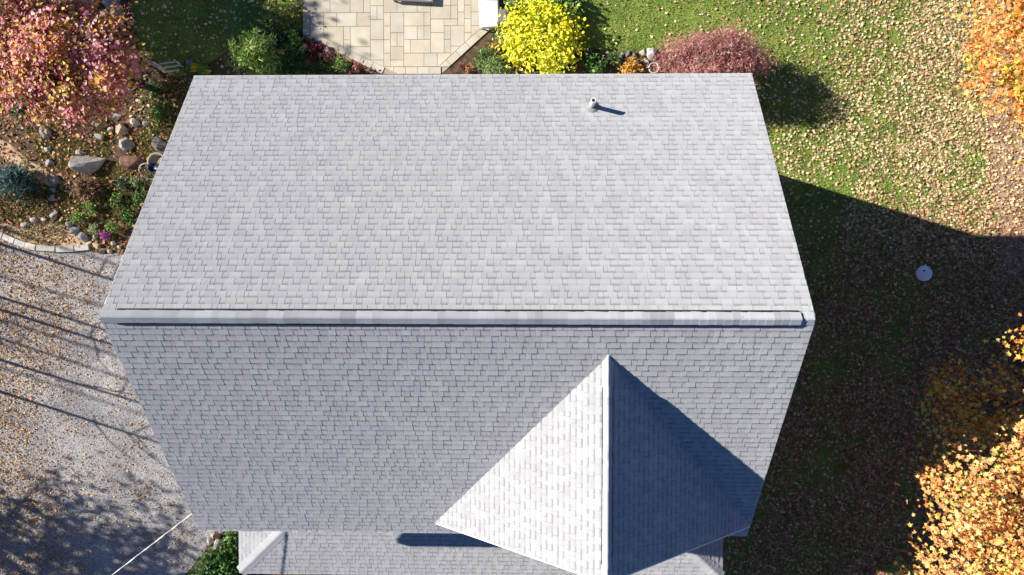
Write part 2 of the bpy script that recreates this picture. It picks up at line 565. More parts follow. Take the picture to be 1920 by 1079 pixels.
def piece(wd, thick, band, tint, vtop=LAP):
    """one shingle tab in its own frame: x along the course, y up the slope, z out of the roof"""
    h0, h1 = 0.006, 0.006 + thick
    e, m = EXPO * 0.97, EXPO * 0.52
    def zs(y): return h1 + (0.0035 - h1) * y / LAP
    r = 0.0015
    v = [(0, 0, h0), (wd, 0, h0), (r, 0, h1), (wd - r, 0, h1), (r, m, zs(m)), (wd - r, m, zs(m)), (r, e, zs(e)), (wd - r, e, zs(e)), (r, vtop, 0.0035), (wd - r, vtop, 0.0035), (0, vtop, 0.0), (wd, vtop, 0.0)]
    f = [(0, 1, 3, 2), (2, 3, 5, 4), (4, 5, 7, 6), (6, 7, 9, 8), (0, 2, 4, 6, 8, 10), (1, 11, 9, 7, 5, 3)]
    lowc = [t_ * 1.03 for t_ in tint]
    topc = [t_ * band for t_ in tint]
    c = [lowc] * 4 + [tint] * 2 + [topc] * 6
    return v, f, c


field = {}          # target roof -> list of pieces
cands = []          # pieces that may become objects of their own


def lay(roofname, origin, ux, uy, uz, length, slope_len, span, seed, own=False, skip=None, start=0.0):
    """rows of tabs; span(u_low)->(x0,x1) along the course"""
    r = random.Random(seed)
    M = Matrix(((ux.x, uy.x, uz.x, origin.x), (ux.y, uy.y, uz.y, origin.y), (ux.z, uy.z, uz.z, origin.z), (0, 0, 0, 1)))
    k = 0
    fld = field.setdefault(roofname, MB())
    u = start - 0.04
    while u < slope_len - 0.05:
        x0, x1 = span(max(u, 0.0))
        if x1 - x0 > 0.04:
            x = x0 - r.uniform(0, 0.25)
            thick = r.random() < 0.5
            sh = r.choice(TINTS[:3])
            until = x + r.uniform(.6, 1.0)
            vtop = min(LAP, slope_len - u - 0.002)
            while x < x1:
                wd = r.choice(WID[1:] if thick else WID[:5])
                a, b = max(x, x0), min(x + wd, x1)
                if x > until:
                    until = x + r.uniform(.6, 1.0)
                if b - a > 0.012:
                    tint = r.choice(TINTS) if thick else r.choice(TINTS[:5])
                    th = 0.0115 if thick else 0.0065
                    band = 0.84 if thick else 0.50
                    full = a == x and b == x + wd and vtop == LAP
                    Mi = M @ Matrix.Translation((a + 0.001, u, r.uniform(0, 0.0012)))
                    if not (skip and skip(Mi @ Vector((wd / 2, EXPO / 2, 0)))):
                        if own and full and thick:
                            cands.append((Mi, wd, th, band, tint, roofname))
                        else:
                            pv, pf, pcx = piece(b - a - r.choice((0.002, 0.002, 0.003, 0.004)), th, band, tint, vtop)
                            fld.add([Mi @ Vector(q) for q in pv], pf, [tuple(t_) for t_ in pcx])
                x += wd
                thick = not thick if r.random() < 0.86 else thick
        u += EXPO
        k += 1


S = math.hypot(RUN, RISE)
cs, sn = RUN / S, RISE / S
X_, Y_, Z_ = Vector((1, 0, 0)), Vector((0, 1, 0)), Vector((0, 0, 1))


def under_gable(p):
    return abs(p.x - GX) < GHW - 0.25 and p.z < GZ - Q * abs(p.x - GX) - 0.25 and p.y > GY + 0.2


lay('roof', Vector((XL, YF, ZE)), X_, Vector((0, cs, sn)), Vector((0, -sn, cs)), XR - XL, S, lambda u: (-0.03, XR - XL + 0.03), 21, True, under_gable)
lay('roof', Vector((XR, YB, ZE)), -X_, Vector((0, -cs, sn)), Vector((0, sn, cs)), XR - XL, S, lambda u: (-0.03, XR - XL + 0.03), 22, True)
GS = math.hypot(GHW, Q * GHW)
gc, gs = 1 / math.hypot(1, Q), Q / math.hypot(1, Q)


def gspan_len(u):
    z = GLZ + u * gs
    yv = YR - (ZR - z) / P                                      # valley
    return max(0.0, yv - GY + 0.16)


# left slope: courses run along -Y seen from the low edge; origin at back end
lay('gable_roof', Vector((GX - GHW, GY, GLZ)), -Y_, Vector((gc, 0, gs)), Vector((-gs, 0, gc)), 0, GS, lambda u: (-gspan_len(u), 0), 23)
lay('gable_roof', Vector((GX + GHW, GY, GLZ)), Y_, Vector((-gc, 0, gs)), Vector((gs, 0, gc)), 0, GS, lambda u: (0, gspan_len(u)), 24)
PS = math.hypot(PD, PP * PD)
pcs, psn = 1 / math.hypot(1, PP), PP / math.hypot(1, PP)
lay('porch_roof', Vector((PX0, PY, PZ)), X_, Vector((0, pcs, psn)), Vector((0, -psn, pcs)), 0, PS, lambda u: ((u + .11) * pcs, PX1 - PX0 - (u + .11) * pcs), 25)
lay('porch_roof', Vector((PX0, PY + PD, PZ)), -Y_, Vector((pcs, 0, psn)), Vector((-psn, 0, pcs)), 0, PS, lambda u: (0, PD - (u + .11) * pcs), 26)
lay('porch_roof', Vector((PX1, PY, PZ)), Y_, Vector((-pcs, 0, psn)), Vector((psn, 0, pcs)), 0, PS, lambda u: ((u + .11) * pcs, PD), 27)

camp = Vector((0, 0, CAM_H))


def shown(c):
    n = c[0].to_3x3() @ Z_
    p = c[0] @ Vector((c[1] / 2, EXPO / 2, 0))
    d = camp - p
    return -(c[1] * n.dot(d.normalized()) / d.length_squared)


cands.sort(key=shown)
cache = {}
ROOFS = {'roof': roof, 'gable_roof': groof, 'porch_roof': proof}
for i, (Mi, wd, th, band, tint, rn) in enumerate(cands):
    pv, pf, pcx = piece(wd - 0.002, th, band, tint)
    if i < 296:
        key = (wd, th, tint)
        if key not in cache:
            cache[key] = np_mesh('shingle', np.array(pv), pf, np.array([t_[:3] for t_ in pcx]))
        o = link('shingle', cache[key], ROOFS[rn], M_['shingle'])
        o.matrix_basis = Mi
    else:
        field[rn].add([Mi @ Vector(q) for q in pv], pf, [tuple(t_) for t_ in pcx])
for rn, fld in field.items():
    o = fld.build('shingle_field', M_['shingle'], ROOFS[rn])
    tag(o, kind='stuff')


# ---- ridge vents and ridge caps
def cap_strip(parent, a, b, n1, n2, half, lift, name, expo=0.145, seed=1, tone=(0.95, 1.0, 1.06), up=Z_, lift_fn=None, step=0.009):
    """cap shingles from b back to a; n1, n2: unit directions down each side"""
    r = random.Random(seed)
    a, b = Vector(a), Vector(b)
    d = (b - a)
    L = d.length
    d.normalize()
    n = max(1, int(L / expo))
    ex = L / n
    g = 1.0
    for i in range(n):
        p0 = a + d * (ex * i)
        p1 = a + d * min(L, ex * (i + 1) + 0.05)
        lf = lift_fn((i + .5) / n * L) if lift_fn else lift
        sec = [n1 * half - up * 0.016, n1 * half * 0.93, n1 * half * 0.45 + up * 0.008, n1 * half * 0.12 + up * 0.016, n2 * half * 0.12 + up * 0.016, n2 * half * 0.45 + up * 0.008, n2 * half * 0.93, n2 * half - up * 0.016]
        wob = r.uniform(-0.004, 0.004)
        off0 = up * (lf + 0.012) + n1 * wob
        off1 = up * (lf + 0.012 - step) + n1 * wob
        v = [p0 + s_ + off0 for s_ in sec] + [p1 + s_ + off1 for s_ in sec] + [p0 + s_ + off0 - up * 0.01 for s_ in sec]
        m = len(sec)
        f = [(j, j + 1, m + j + 1, m + j) for j in range(m - 1)] + [(2 * m + j, 2 * m + j + 1, j + 1, j) for j in range(m - 1)]
        if r.random() < 0.6: g = r.choice(tone) * r.uniform(0.93, 1.07)
        mb = MB().add(v, f, (g * 0.985, g, g * 1.01))
        mb.build(name, M_['shingle'], parent)


sF, sB = Vector((0, -cs, -sn)), Vector((0, cs, -sn))
vx0, vx1 = XL + 0.27, XR - 0.26
half = 0.165
mv = MB()
hv = half + 0.016
lift_v = 0.052
sec = [sF * hv + Z_ * 0.0, sF * hv + Z_ * lift_v, Z_ * (lift_v + .012), sB * hv + Z_ * lift_v, sB * hv]
v = [Vector((x, YR, ZR + 0.006)) + s_ for x in (vx0, vx1) for s_ in sec]
mv.add(v, [(i, i + 1, i + 6, i + 5) for i in range(4)] + [(4, 3, 2, 1, 0), (5, 6, 7, 8, 9), (0, 5, 9, 4)])
mv.build('ridge_vent', M_['vent'], roof)
LT = XR - XL
cap_strip(roof, (XL - 0.01, YR, ZR), (XR + 0.01, YR, ZR), sF, sB, 0.15, 0.02, 'ridge_cap', 0.145, 31, (0.82, 0.93, 1.0, 1.08, 1.0),
          lift_fn=lambda s_: 0.062 if 0.12 < s_ < LT - 0.22 else 0.016)
gL, gR = Vector((-gc, 0, -gs)), Vector((gc, 0, -gs))
gvy0, gvy1 = GY + 0.33, -2.25
mv = MB()
hg = 0.135
sec = [gL * hg, gL * hg + Z_ * 0.045, Z_ * 0.058, gR * hg + Z_ * 0.045, gR * hg]
v = [Vector((GX, y, GZ + 0.006)) + s_ for y in (gvy0, gvy1) for s_ in sec]
mv.add(v, [(i, i + 5, i + 6, i + 1) for i in range(4)] + [(0, 1, 2, 3, 4), (9, 8, 7, 6, 5), (0, 4, 9, 5)])
mv.build('ridge_vent', M_['vent'], groof)
GTOPY = YR - (ZR - GZ) / P + 0.12
cap_strip(groof, (GX, GY - 0.01, GZ), (GX, GTOPY, GZ), gL, gR, 0.118, 0.02, 'ridge_cap', 0.145, 33, (0.97, 1.02, 1.07),
          lift_fn=lambda s_: 0.055 if 0.3 < s_ < (gvy1 - GY) else 0.02)
for (cx, sx) in ((PX0, 1), (PX1, -1)):
    a = Vector((cx, PY, PZ)); b = Vector((cx + sx * (PD - .2), PY + PD - .2, PZ + PP * (PD - .2)))
    d = (b - a).normalized()
    side = Vector((-sx, 1, 0)).normalized()
    n1 = (side - Z_ * 0.28).normalized()
    n2 = (-side - Z_ * 0.28).normalized()
    cap_strip(proof, a, b, n1, n2, 0.19, 0.006, 'hip_cap', 0.145, 35 + sx, (0.97, 1.0, 1.04), step=0.004)

# ---- trim: drip edges along rakes and eaves, fascia
def rake(y0, z0, y1, z1, x, sgn, nm, par):
    MB().bar((x + sgn * 0.021, y0, z0 - 0.098), (x + sgn * 0.021, y1, z1 - 0.098), 0.04, 0.15).build(nm, M_['trim'], par)


for x, sg in ((XL, -1), (XR, 1)):
    rake(YF, ZE, YR, ZR, x, sg, 'rake_trim', roof)
    rake(YB, ZE, YR, ZR, x, sg, 'rake_trim', roof)
MB().box(XL - 0.04, XR + 0.04, YB + 0.003, YB + 0.033, ZE - 0.17, ZE - 0.005).build('fascia', M_['trim'], roof)
MB().box(XL - 0.04, XR + 0.04, YF - 0.033, YF - 0.003, ZE - 0.17, ZE - 0.005).build('fascia', M_['trim'], roof)
for sg in (-1, 1):
    MB().bar((GX + sg * GHW, GY - 0.02, GLZ - 0.105), (GX, GY - 0.02, GZ - 0.105), 0.03, 0.14).build('rake_trim', M_['trim'], groof)
MB().box(PX0 - 0.02, PX1 + 0.02, PY - 0.033, PY - 0.003, PZ - 0.16, PZ - 0.004).build('fascia', M_['trim'], proof)
for x, sg in ((PX0, -1), (PX1, 1)):
    MB().box(min(x + sg * .003, x + sg * .033), max(x + sg * .003, x + sg * .033), PY - 0.03, PY + PD, PZ - 0.16, PZ - 0.004).build('fascia', M_['trim'], proof)
# short white gutter on the porch eave
ga, gb = G(822, 1073, PZ), G(968, 1073, PZ)
gy0 = PY - 0.034
gm = MB()
gm.box(ga.x, gb.x, gy0 - 0.115, gy0, PZ - 0.11, PZ - 0.10)
gm.box(ga.x, gb.x, gy0 - 0.125, gy0 - 0.113, PZ - 0.11, PZ - 0.01)
gm.box(ga.x, ga.x + 0.01, gy0 - 0.113, gy0, PZ - 0.1, PZ - 0.01)
gm.box(gb.x - 0.01, gb.x, gy0 - 0.113, gy0, PZ - 0.1, PZ - 0.01)
gm.build('gutter', M_['trim'], proof)

# ---- vent pipe with flashing on the back slope
pb = Vector((1.40, 3.56, 0)); pb.z = ZR - P * (pb.y - YR)
ps = empty('vent_pipe', pb)
ps.parent = house
ps.matrix_parent_inverse = pinv(house)
nseg = 20
def ring(r, z, zs=0.0):
    return [pb + Vector((r * math.cos(2 * PI * k / nseg), r * math.sin(2 * PI * k / nseg), z - P * zs * r * math.sin(2 * PI * k / nseg))) for k in range(nseg)]
def loft(rings):
    mb = MB()
    v = [q for r_ in rings for q in r_]
    f = [(i * nseg + k, i * nseg + (k + 1) % nseg, (i + 1) * nseg + (k + 1) % nseg, (i + 1) * nseg + k) for i in range(len(rings) - 1) for k in range(nseg)]
    return mb.add(v, f)
loft([ring(0.057, -0.1), ring(0.057, 0.56), ring(0.054, 0.565), ring(0.042, 0.565), ring(0.040, 0.555), ring(0.040, 0.12)]).build('pipe', M_['pvc'], ps, True)
MB().add(ring(0.041, 0.25), [tuple(range(nseg))]).build('bore', M_['hole'], ps)
loft([ring(0.17, 0.022, 1), ring(0.165, 0.028, 1), ring(0.10, 0.04, 1), ring(0.075, 0.10), ring(0.06, 0.13), ring(0.058, 0.13)]).build('flashing', M_['flash'], ps, True)

# ------------------------------------------------------------------ service wire
wa = Vector((-7.31, -5.35, 5.45))
w1, w2 = G(365, 960, 5.5), G(210, 1079, 5.6)
wdir = (w2 - w1).normalized()
far = w2 + wdir * 16 + Vector((0, 0, 1.4))
wire = empty('service_wire', wa)
tag(wire, 'pale service wire running from the house corner down over the gravel driveway', 'wire')
for ph in (0, 1):
    pts = []
    base = [wa, w1, w2, far]
    N_ = 60
    for i in range(N_ + 1):
        t = i / N_
        seg = min(2, int(t * 3)); lt = t * 3 - seg
        p = base[seg].lerp(base[seg + 1], lt)
        ang = i * 0.9 + ph * PI
        pts.append(p + Vector((0.012 * math.cos(ang), 0, 0.012 * math.sin(ang))) + Vector((0.02, 0.02, 0)) * ph)
    MB().tube(pts, 0.009, 5).build('strand', M_['wire'], wire, True)
MB().box(wa.x - 0.02, wa.x + 0.06, wa.y - 0.06, wa.y + 0.06, wa.z - 0.09, wa.z + 0.09).build('anchor_bracket', M_['palemetal'], wire)

# ------------------------------------------------------------------ foliage tools
LEAF = dict(
    simple=(np.array([(0, 0, 0), (-0.28, 0.45, 0.10), (0, 1, 0), (0.28, 0.45, 0.10)]), np.array([(0, 2, 1), (0, 3, 2)])),
    broad=(np.array([(0, 0, 0), (-0.42, 0.38, 0.14), (-0.25, 0.8, 0.06), (0, 1, 0), (0.25, 0.8, 0.06), (0.42, 0.38, 0.14)]), np.array([(0, 2, 1), (0, 3, 2), (0, 4, 3), (0, 5, 4)])),
    needle=(np.array([(0, 0, 0), (-0.09, 0.4, 0.03), (0, 1, 0), (0.09, 0.4, 0.03)]), np.array([(0, 2, 1), (0, 3, 2)])),
)
mp = [(0, -0.12, 0)]
for ang, r_ in ((-125, .55), (-95, .28), (-62, .85), (-35, .40), (0, 1.0), (35, .40), (62, .85), (95, .28), (125, .55)):
    a_ = math.radians(ang)
    mp.append((r_ * math.sin(a_) * .62, r_ * math.cos(a_) * .62 + 0.2, 0.08 * (1 if abs(ang) in (62, 125) else 0)))
LEAF['maple'] = (np.array(mp), np.array([(0, i + 1, i) for i in range(1, 9)]))


def rand_frames(n, normals, spread):
    nrm = normals + rng.normal(0, spread, (n, 3))
    nrm /= np.linalg.norm(nrm, axis=1, keepdims=True) + 1e-9
    t = rng.normal(0, 1, (n, 3))
    t -= nrm * np.sum(t * nrm, axis=1, keepdims=True)
    t /= np.linalg.norm(t, axis=1, keepdims=True) + 1e-9
    b = np.cross(nrm, t)
    return b, t, nrm


def leaf_mesh(name, pos, normals, sizes, cols, kind='simple', spread=0.5, frames=None):
    tv, tf = LEAF[kind]
    n = len(pos)
    b, t, nn = frames if frames is not None else rand_frames(n, normals, spread)
    curl = rng.uniform(0.4, 1.8, (n, 1, 1))
    v = pos[:, None, :] + sizes[:, None, None] * (tv[None, :, 0:1] * b[:, None, :] + tv[None, :, 1:2] * t[:, None, :] + curl * tv[None, :, 2:3] * nn[:, None, :])
    f = (tf[None, :, :] + (np.arange(n) * len(tv))[:, None, None]).reshape(-1, 3)
    c = np.repeat(cols, len(tv), axis=0)
    return np_mesh(name, v.reshape(-1, 3), f, c)


def pick_cols(n, pal, weights=None, jit=0.15):
    pal = np.array(pal)
    w_ = None if weights is None else np.array(weights) / np.sum(weights)
    c = pal[rng.choice(len(pal), n, p=w_)]
    c = c * rng.uniform(1 - jit, 1 + jit, (n, 1)) * rng.uniform(0.94, 1.06, (n, 3))
    return np.clip(c, 0.002, 0.95)


def clump_crown(center, radii, nclump, per, crad, size, pal, weights=None, kind='simple', shell=0.55, flat=0.7, spread=0.6, clump_jit=0.25, floor=None, zmin=-1.0, coh=0.9, rag=0.0):
    """clump centres through the ellipsoid, leaves round each; returns arrays and clump centres"""
    center = np.array(center, float); radii = np.array(radii, float)
    cc = []
    while len(cc) < nclump:
        d = rng.normal(0, 1, 3); d /= np.linalg.norm(d)
        if d[2] < zmin: continue
        r = rng.uniform(shell, 1.0) * rng.uniform(0.82 - rag, 1.08 + rag)
        cc.append(center + d * radii * r)
    cc = np.array(cc)
    P_, N_, S_, C_l = [], [], [], []
    for c in cc:
        n = max(3, int(per * rng.uniform(0.55, 1.45)))
        cr = crad * rng.uniform(0.6, 1.35)
        out = (c - center) / radii
        out /= np.linalg.norm(out) + 1e-9
        g = rng.normal(0, 0.5, (n, 3)) * cr * np.array([1, 1, flat])
        P_.append(c + g)
        nm = out * 0.5 + np.array([-0.45, 0.12, 0.65])            # leaves turn to the light
        N_.append(np.tile(nm / np.linalg.norm(nm), (n, 1)))
        S_.append(size * rng.uniform(0.5, 1.45, n))
        pw = np.array(weights if weights is not None else np.ones(len(pal)), float)
        pw = pw * rng.gamma(coh, 1.0, len(pw))                   # each clump leans to its own colours
        C_l.append(pick_cols(n, pal, pw + 1e-4, clump_jit))
    P_, N_, S_, C_l = map(np.concatenate, (P_, N_, S_, C_l))
    if floor is not None:
        P_[:, 2] = np.maximum(P_[:, 2], floor)
    return P_, N_, S_, C_l, cc, spread, kind


def branches(mb, base, fork, cc, r0, seed=1, every=1, sag=0.0):
    r = random.Random(seed)
    base, fork = Vector(base), Vector(fork)
    mid = base.lerp(fork, 0.5) + Vector((r.uniform(-.1, .1), r.uniform(-.1, .1), 0)) * (fork - base).length * .4
    mb.tube([base, mid, fork], [r0 * 1.25, r0, r0 * 0.8], 9)
    mains = []
    nm = 5
    pts = [Vector(c) for c in cc]
    r.shuffle(pts)
    for c in pts[:nm]:
        m1 = fork.lerp(c, 0.45) + Vector((r.uniform(-.15, .15), r.uniform(-.15, .15), r.uniform(0, .25)))
        mb.tube([fork, m1, c], [r0 * 0.6, r0 * 0.38, r0 * 0.12], 6)
        mains.append((m1, c))
    for c in pts[nm::every]:
        m1, e = min(mains, key=lambda q: (q[0] - c).length)
        s_ = m1.lerp(e, r.uniform(0, .5))
        mm = s_.lerp(c, 0.5) + Vector((r.uniform(-.1, .1), r.uniform(-.1, .1), r.uniform(-.05, .12)))
        mb.tube([s_, mm, c], [r0 * 0.28, r0 * 0.16, r0 * 0.05], 5)


def make_tree(name, label, cat, base, fork, crowns, r0, group=None, seed=1, crown_name='crown', every=1):
    root = empty(name, base)
    tag(root, label, cat, group)
    mb = MB()
    arrs = []
    allcc = []
    for cr in crowns:
        a = clump_crown(**cr)
        arrs.append(a)
        allcc += list(a[4])
    branches(mb, base, fork, allcc, r0, seed, every)
    mb.build('trunk', M_['bark'], root, True)
    P_ = np.concatenate([a[0] for a in arrs]); N_ = np.concatenate([a[1] for a in arrs])
    S_ = np.concatenate([a[2] for a in arrs]); C_l = np.concatenate([a[3] for a in arrs])
    me = leaf_mesh(crown_name, P_, N_, S_, C_l, arrs[0][6], arrs[0][5])
    link(crown_name, me, root, M_['leaf'])
    return root


def shrub(name, label, cat, px, py, rpx, height, pal, weights=None, kind='simple', size=0.07, n=900, group=None, part='foliage', stems=True, spread=0.7, ry=None, crad=0.4, per=None, shell=0.5):
    """low rounded plant standing on the ground; px,py where its crown shows, rpx its radius there"""
    k = CAM_H - height * 0.6
    rx = rpx / F_PX * k
    ryy = (ry or rpx) / F_PX * k
    c = G(px, py, height * 0.5)
    base = Vector((c.x, c.y, 0.0))
    root = empty(name, base)
    tag(root, label, cat, group)
    per = per or 26
    ncl = max(6, int(n / per))
    a = clump_crown((c.x, c.y, height * 0.42), (rx * 0.85, ryy * 0.85, height * 0.52), ncl, per, max(0.08, rx * crad), size, pal, weights, kind, shell, 0.8, spread, 0.22, 0.03, -0.35, 0.7, 0.14)
    me = leaf_mesh(part, a[0], a[1], a[2], a[3], kind, spread)
    link(part, me, root, M_['leaf'])
    if stems:
        mb = MB()
        for cc in a[4][:9]:
            m = base.lerp(Vector(cc), 0.5)
            mb.tube([base + Vector((rnd.uniform(-.04, .04), rnd.uniform(-.04, .04), 0)), m, cc], [0.018, 0.012, 0.004], 5)
        mb.build('stem', M_['bark'], root)
    return root


# palettes (reflectances)
ORANGE = [(0.62, 0.24, 0.04), (0.70, 0.34, 0.07), (0.75, 0.46, 0.10), (0.55, 0.16, 0.03), (0.72, 0.58, 0.12), (0.45, 0.50, 0.07)]
PEACH = [(0.78, 0.42, 0.17), (0.74, 0.33, 0.10), (0.80, 0.52, 0.22), (0.78, 0.60, 0.14), (0.46, 0.48, 0.11), (0.62, 0.25, 0.07)]
PINK = [(0.66, 0.24, 0.27), (0.76, 0.38, 0.42), (0.55, 0.13, 0.17), (0.70, 0.36, 0.08), (0.66, 0.50, 0.12), (0.34, 0.17, 0.10), (0.28, 0.28, 0.08)]
YELLOW = [(0.84, 0.77, 0.03), (0.86, 0.72, 0.02), (0.72, 0.76, 0.05), (0.86, 0.82, 0.14), (0.52, 0.62, 0.06)]
LACE = [(0.38, 0.155, 0.15), (0.46, 0.22, 0.20), (0.27, 0.085, 0.09), (0.54, 0.33, 0.28)]
GREEN = [(0.05, 0.13, 0.025), (0.08, 0.18, 0.035), (0.12, 0.22, 0.05), (0.035, 0.085, 0.02)]
LIME = [(0.28, 0.42, 0.09), (0.20, 0.34, 0.06), (0.38, 0.48, 0.14), (0.12, 0.24, 0.05)]
SAGE = [(0.22, 0.30, 0.15), (0.30, 0.36, 0.18), (0.16, 0.24, 0.10)]
SPRUCE = [(0.05, 0.12, 0.12), (0.08, 0.17, 0.17), (0.035, 0.08, 0.075)]
DRY = [(0.22, 0.13, 0.07), (0.30, 0.19, 0.11), (0.14, 0.08, 0.05)]
RUST = [(0.60, 0.30, 0.05), (0.66, 0.40, 0.08), (0.42, 0.18, 0.04)]
MAGENTA = [(0.45, 0.10, 0.36), (0.55, 0.16, 0.44), (0.36, 0.07, 0.28)]
WINE = [(0.22, 0.04, 0.06), (0.34, 0.10, 0.12), (0.45, 0.2, 0.18), (0.12, 0.03, 0.04)]

# ------------------------------------------------------------------ trees
make_tree('maple_tree', 'large orange and yellow maple at the lower right, crown brightly sunlit', 'tree', (15.0, -8.4, 0), (14.5, -8.0, 3.6),
          [dict(center=(12.9, -7.2, 6.4), radii=(4.1, 3.8, 2.6), nclump=360, per=74, crad=0.6, size=0.12, coh=0.5, pal=PEACH, weights=(5, 3.4, 4, 2.4, 1.6, 1.8), kind='maple', shell=0.55, spread=0.85, clump_jit=0.28, zmin=-0.6)],
          0.2, 'maples along the right edge of the lawn', 41, every=3)
make_tree('maple_tree', 'shaded maple at the right edge with dull orange lower branches reaching over the lawn', 'tree', (15.8, -3.0, 0), (15.3, -2.9, 3.0),
          [dict(center=(12.9, -1.6, 6.9), radii=(2.1, 1.2, 1.2), nclump=50, per=56, crad=0.5, size=0.12, coh=0.5, pal=ORANGE, weights=(3, 4, 3, 1, 2, 1), kind='maple', shell=0.5, spread=0.85),
           dict(center=(13.0, -4.0, 2.9), radii=(2.2, 1.6, 0.6), nclump=44, per=36, crad=0.6, size=0.12, pal=ORANGE, weights=(3, 4, 2, 1, 2, 1), kind='maple', shell=0.25, spread=0.7)],
          0.15, 'maples along the right edge of the lawn', 42, every=2)
make_tree('maple_tree', 'orange maple with lime yellow sprays at the upper right corner of the lawn', 'tree', (15.9, 5.9, 0), (15.5, 5.8, 2.4),
          [dict(center=(13.75, 6.0, 4.4), radii=(2.45, 3.0, 1.7), nclump=150, per=80, crad=0.55, size=0.12, pal=[(0.70, 0.26, 0.05), (0.74, 0.36, 0.10), (0.76, 0.48, 0.16), (0.60, 0.16, 0.03), (0.66, 0.72, 0.03)], coh=0.4, weights=(4, 4, 3, 1.5, 1.6), kind='maple', shell=0.5, spread=0.85)],
          0.15, 'maples along the right edge of the lawn', 43, every=2)
make_tree('ornamental_tree', 'pink and orange leaved small tree beside the rockery at the upper left', 'tree', (-13.2, 6.1, 0), (-13.3, 6.1, 1.3),
          [dict(center=(-13.5, 6.0, 3.0), radii=(2.35, 2.1, 1.25), nclump=290, per=74, crad=0.4, size=0.1, pal=PINK, weights=(3.4, 3.6, 1.4, 4.2, 2.2, 1.4, 0.5), kind='broad', shell=0.5, spread=0.45, clump_jit=0.25, coh=0.35)],
          0.1, None, 44)
# trees whose crowns stand beyond the left and top-left edge and shade the drive and the back lawn
for i, (b, h, r, n, den) in enumerate([((-25.5, -6.8), 9.5, 3.4, 110, 46), ((-21.4, 11.3), 8.8, 2.9, 170, 52)]):
    make_tree('woodland_tree', ['broad autumn tree beyond the lower left corner of the drive', 'autumn tree beyond the upper left corner of the garden'][i], 'tree', (*b, 0), (b[0], b[1], h * 0.45),
              [dict(center=(b[0], b[1], h * 0.72), radii=(r, r, r * 0.85), nclump=n, per=den, crad=0.7, size=0.2, pal=ORANGE, kind='simple', shell=0.3, spread=0.8)],
              0.2, 'trees beyond the left edge of the photo', 60 + i, every=2)
for i, (x, y, h) in enumerate([(-20.2, 1.6, 9.5), (-19.2, -0.9, 8.0), (-21.5, 0.2, 11.0), (-20.0, -3.4, 8.5), (-20.8, -2.1, 10), (-27.5, 1.4, 13), (-29.0, 3.0, 14), (-28.0, 4.6, 13.5), (-31.0, 1.0, 15), (-26.0, 0.4, 12)]):
    root = empty('bare_tree', (x, y, 0))
    tag(root, 'slender bare tree out of view on the left, shading the gravel drive', 'tree', 'bare trees beside the drive')
    mb = MB()
    r = random.Random(70 + i)
    lean = Vector((r.uniform(-.6, .6), r.uniform(-.6, .6), h))
    b = Vector((x, y, 0))
    mb.tube([b, b + lean * .35 + Vector((r.uniform(-.15, .15), 0, 0)), b + lean * .7, b + lean], [0.06, 0.045, 0.03, 0.008], 7)
    for k in range(20):
        t = r.uniform(0.35, 0.95)
        s_ = b + lean * t
        a = r.uniform(0, 2 * PI)
        ln = (1.05 - t) * r.uniform(1.8, 3.2)
        e = s_ + Vector((math.cos(a) * ln, math.sin(a) * ln, ln * 0.8))
        m = s_.lerp(e, .5) + Vector((0, 0, -.15 * ln))
        mb.tube([s_, m, e], [0.032 * (1.2 - t), 0.02 * (1.2 - t), 0.005], 5)
    mb.build('trunk', M_['bark'], root, True)

# ------------------------------------------------------------------ shrubs and plants
shrub('yellow_shrub', 'bright yellow leafy shrub beside the patio against the back eave', 'shrub', 1013, 66, 78, 0.85, YELLOW, (4, 3, 3, 2, 2.6), 'broad', 0.088, 9000, ry=86, crad=0.3, per=60, shell=0.55, spread=0.5)
lace = shrub('laceleaf_maple', 'domed dull red laceleaf maple at the back right corner of the roof', 'tree', 1340, 122, 108, 2.3, LACE, (4, 4, 2, 2), 'needle', 0.125, 20000, ry=76, crad=0.16, per=70, spread=1.0, shell=0.62)
shrub('green_shrub', 'blue green leafy shrub on the lawn side of the yellow shrub', 'shrub', 1060, 12, 34, 0.6, [(0.16, 0.30, 0.10), (0.24, 0.38, 0.16), (0.10, 0.20, 0.06)], None, 'broad', 0.1, 700)
shrub('green_shrub', 'small grey green shrub behind the white lounger', 'shrub', 958, 12, 22, 0.8, SAGE, None, 'simple', 0.08, 400)
shrub('sage_mound', 'pale sage green feathery mound between the patio corner and yellow shrub', 'plant', 928, 125, 30, 0.7, SAGE + LIME[:2], None, 'needle', 0.13, 900)
shrub('green_plant', 'dark green spiky plant by the right slanting patio border', 'plant', 904, 108, 19, 0.5, GREEN + LIME[1:2], None, 'needle', 0.14, 380)
shrub('grey_plant', 'grey green plant at the foot of the white lounger', 'plant', 938, 62, 17, 0.5, SAGE + GREEN[:1], None, 'simple', 0.07, 330)
shrub('rust_plant', 'small rust coloured plant below the white lounger at the patio edge', 'plant', 917, 88, 11, 0.35, RUST + SAGE[:1], None, 'simple', 0.06, 160)
shrub('orange_shrub', 'small orange leaved shrub at the back eave between rocks and green plants', 'shrub', 1181, 128, 22, 0.6, RUST, (4, 3, 2), 'simple', 0.08, 520)
shrub('green_plant', 'dark green leafy plant right beside the yellow shrub', 'plant', 1105, 118, 17, 0.5, GREEN, None, 'broad', 0.1, 260)
shrub('green_plant', 'olive green leafy plant between the dark plant and orange shrub', 'plant', 1130, 128, 17, 0.5, GREEN + LIME[1:2], None, 'broad', 0.09, 260)
shrub('green_plant', 'low olive plant behind the orange shrub', 'plant', 1152, 106, 15, 0.4, GREEN + LIME[:1], None, 'simple', 0.07, 220)
shrub('burgundy_plant', 'dark burgundy plant next to the pale striped rock', 'plant', 1243, 103, 10, 0.4, WINE, None, 'simple', 0.07, 160)
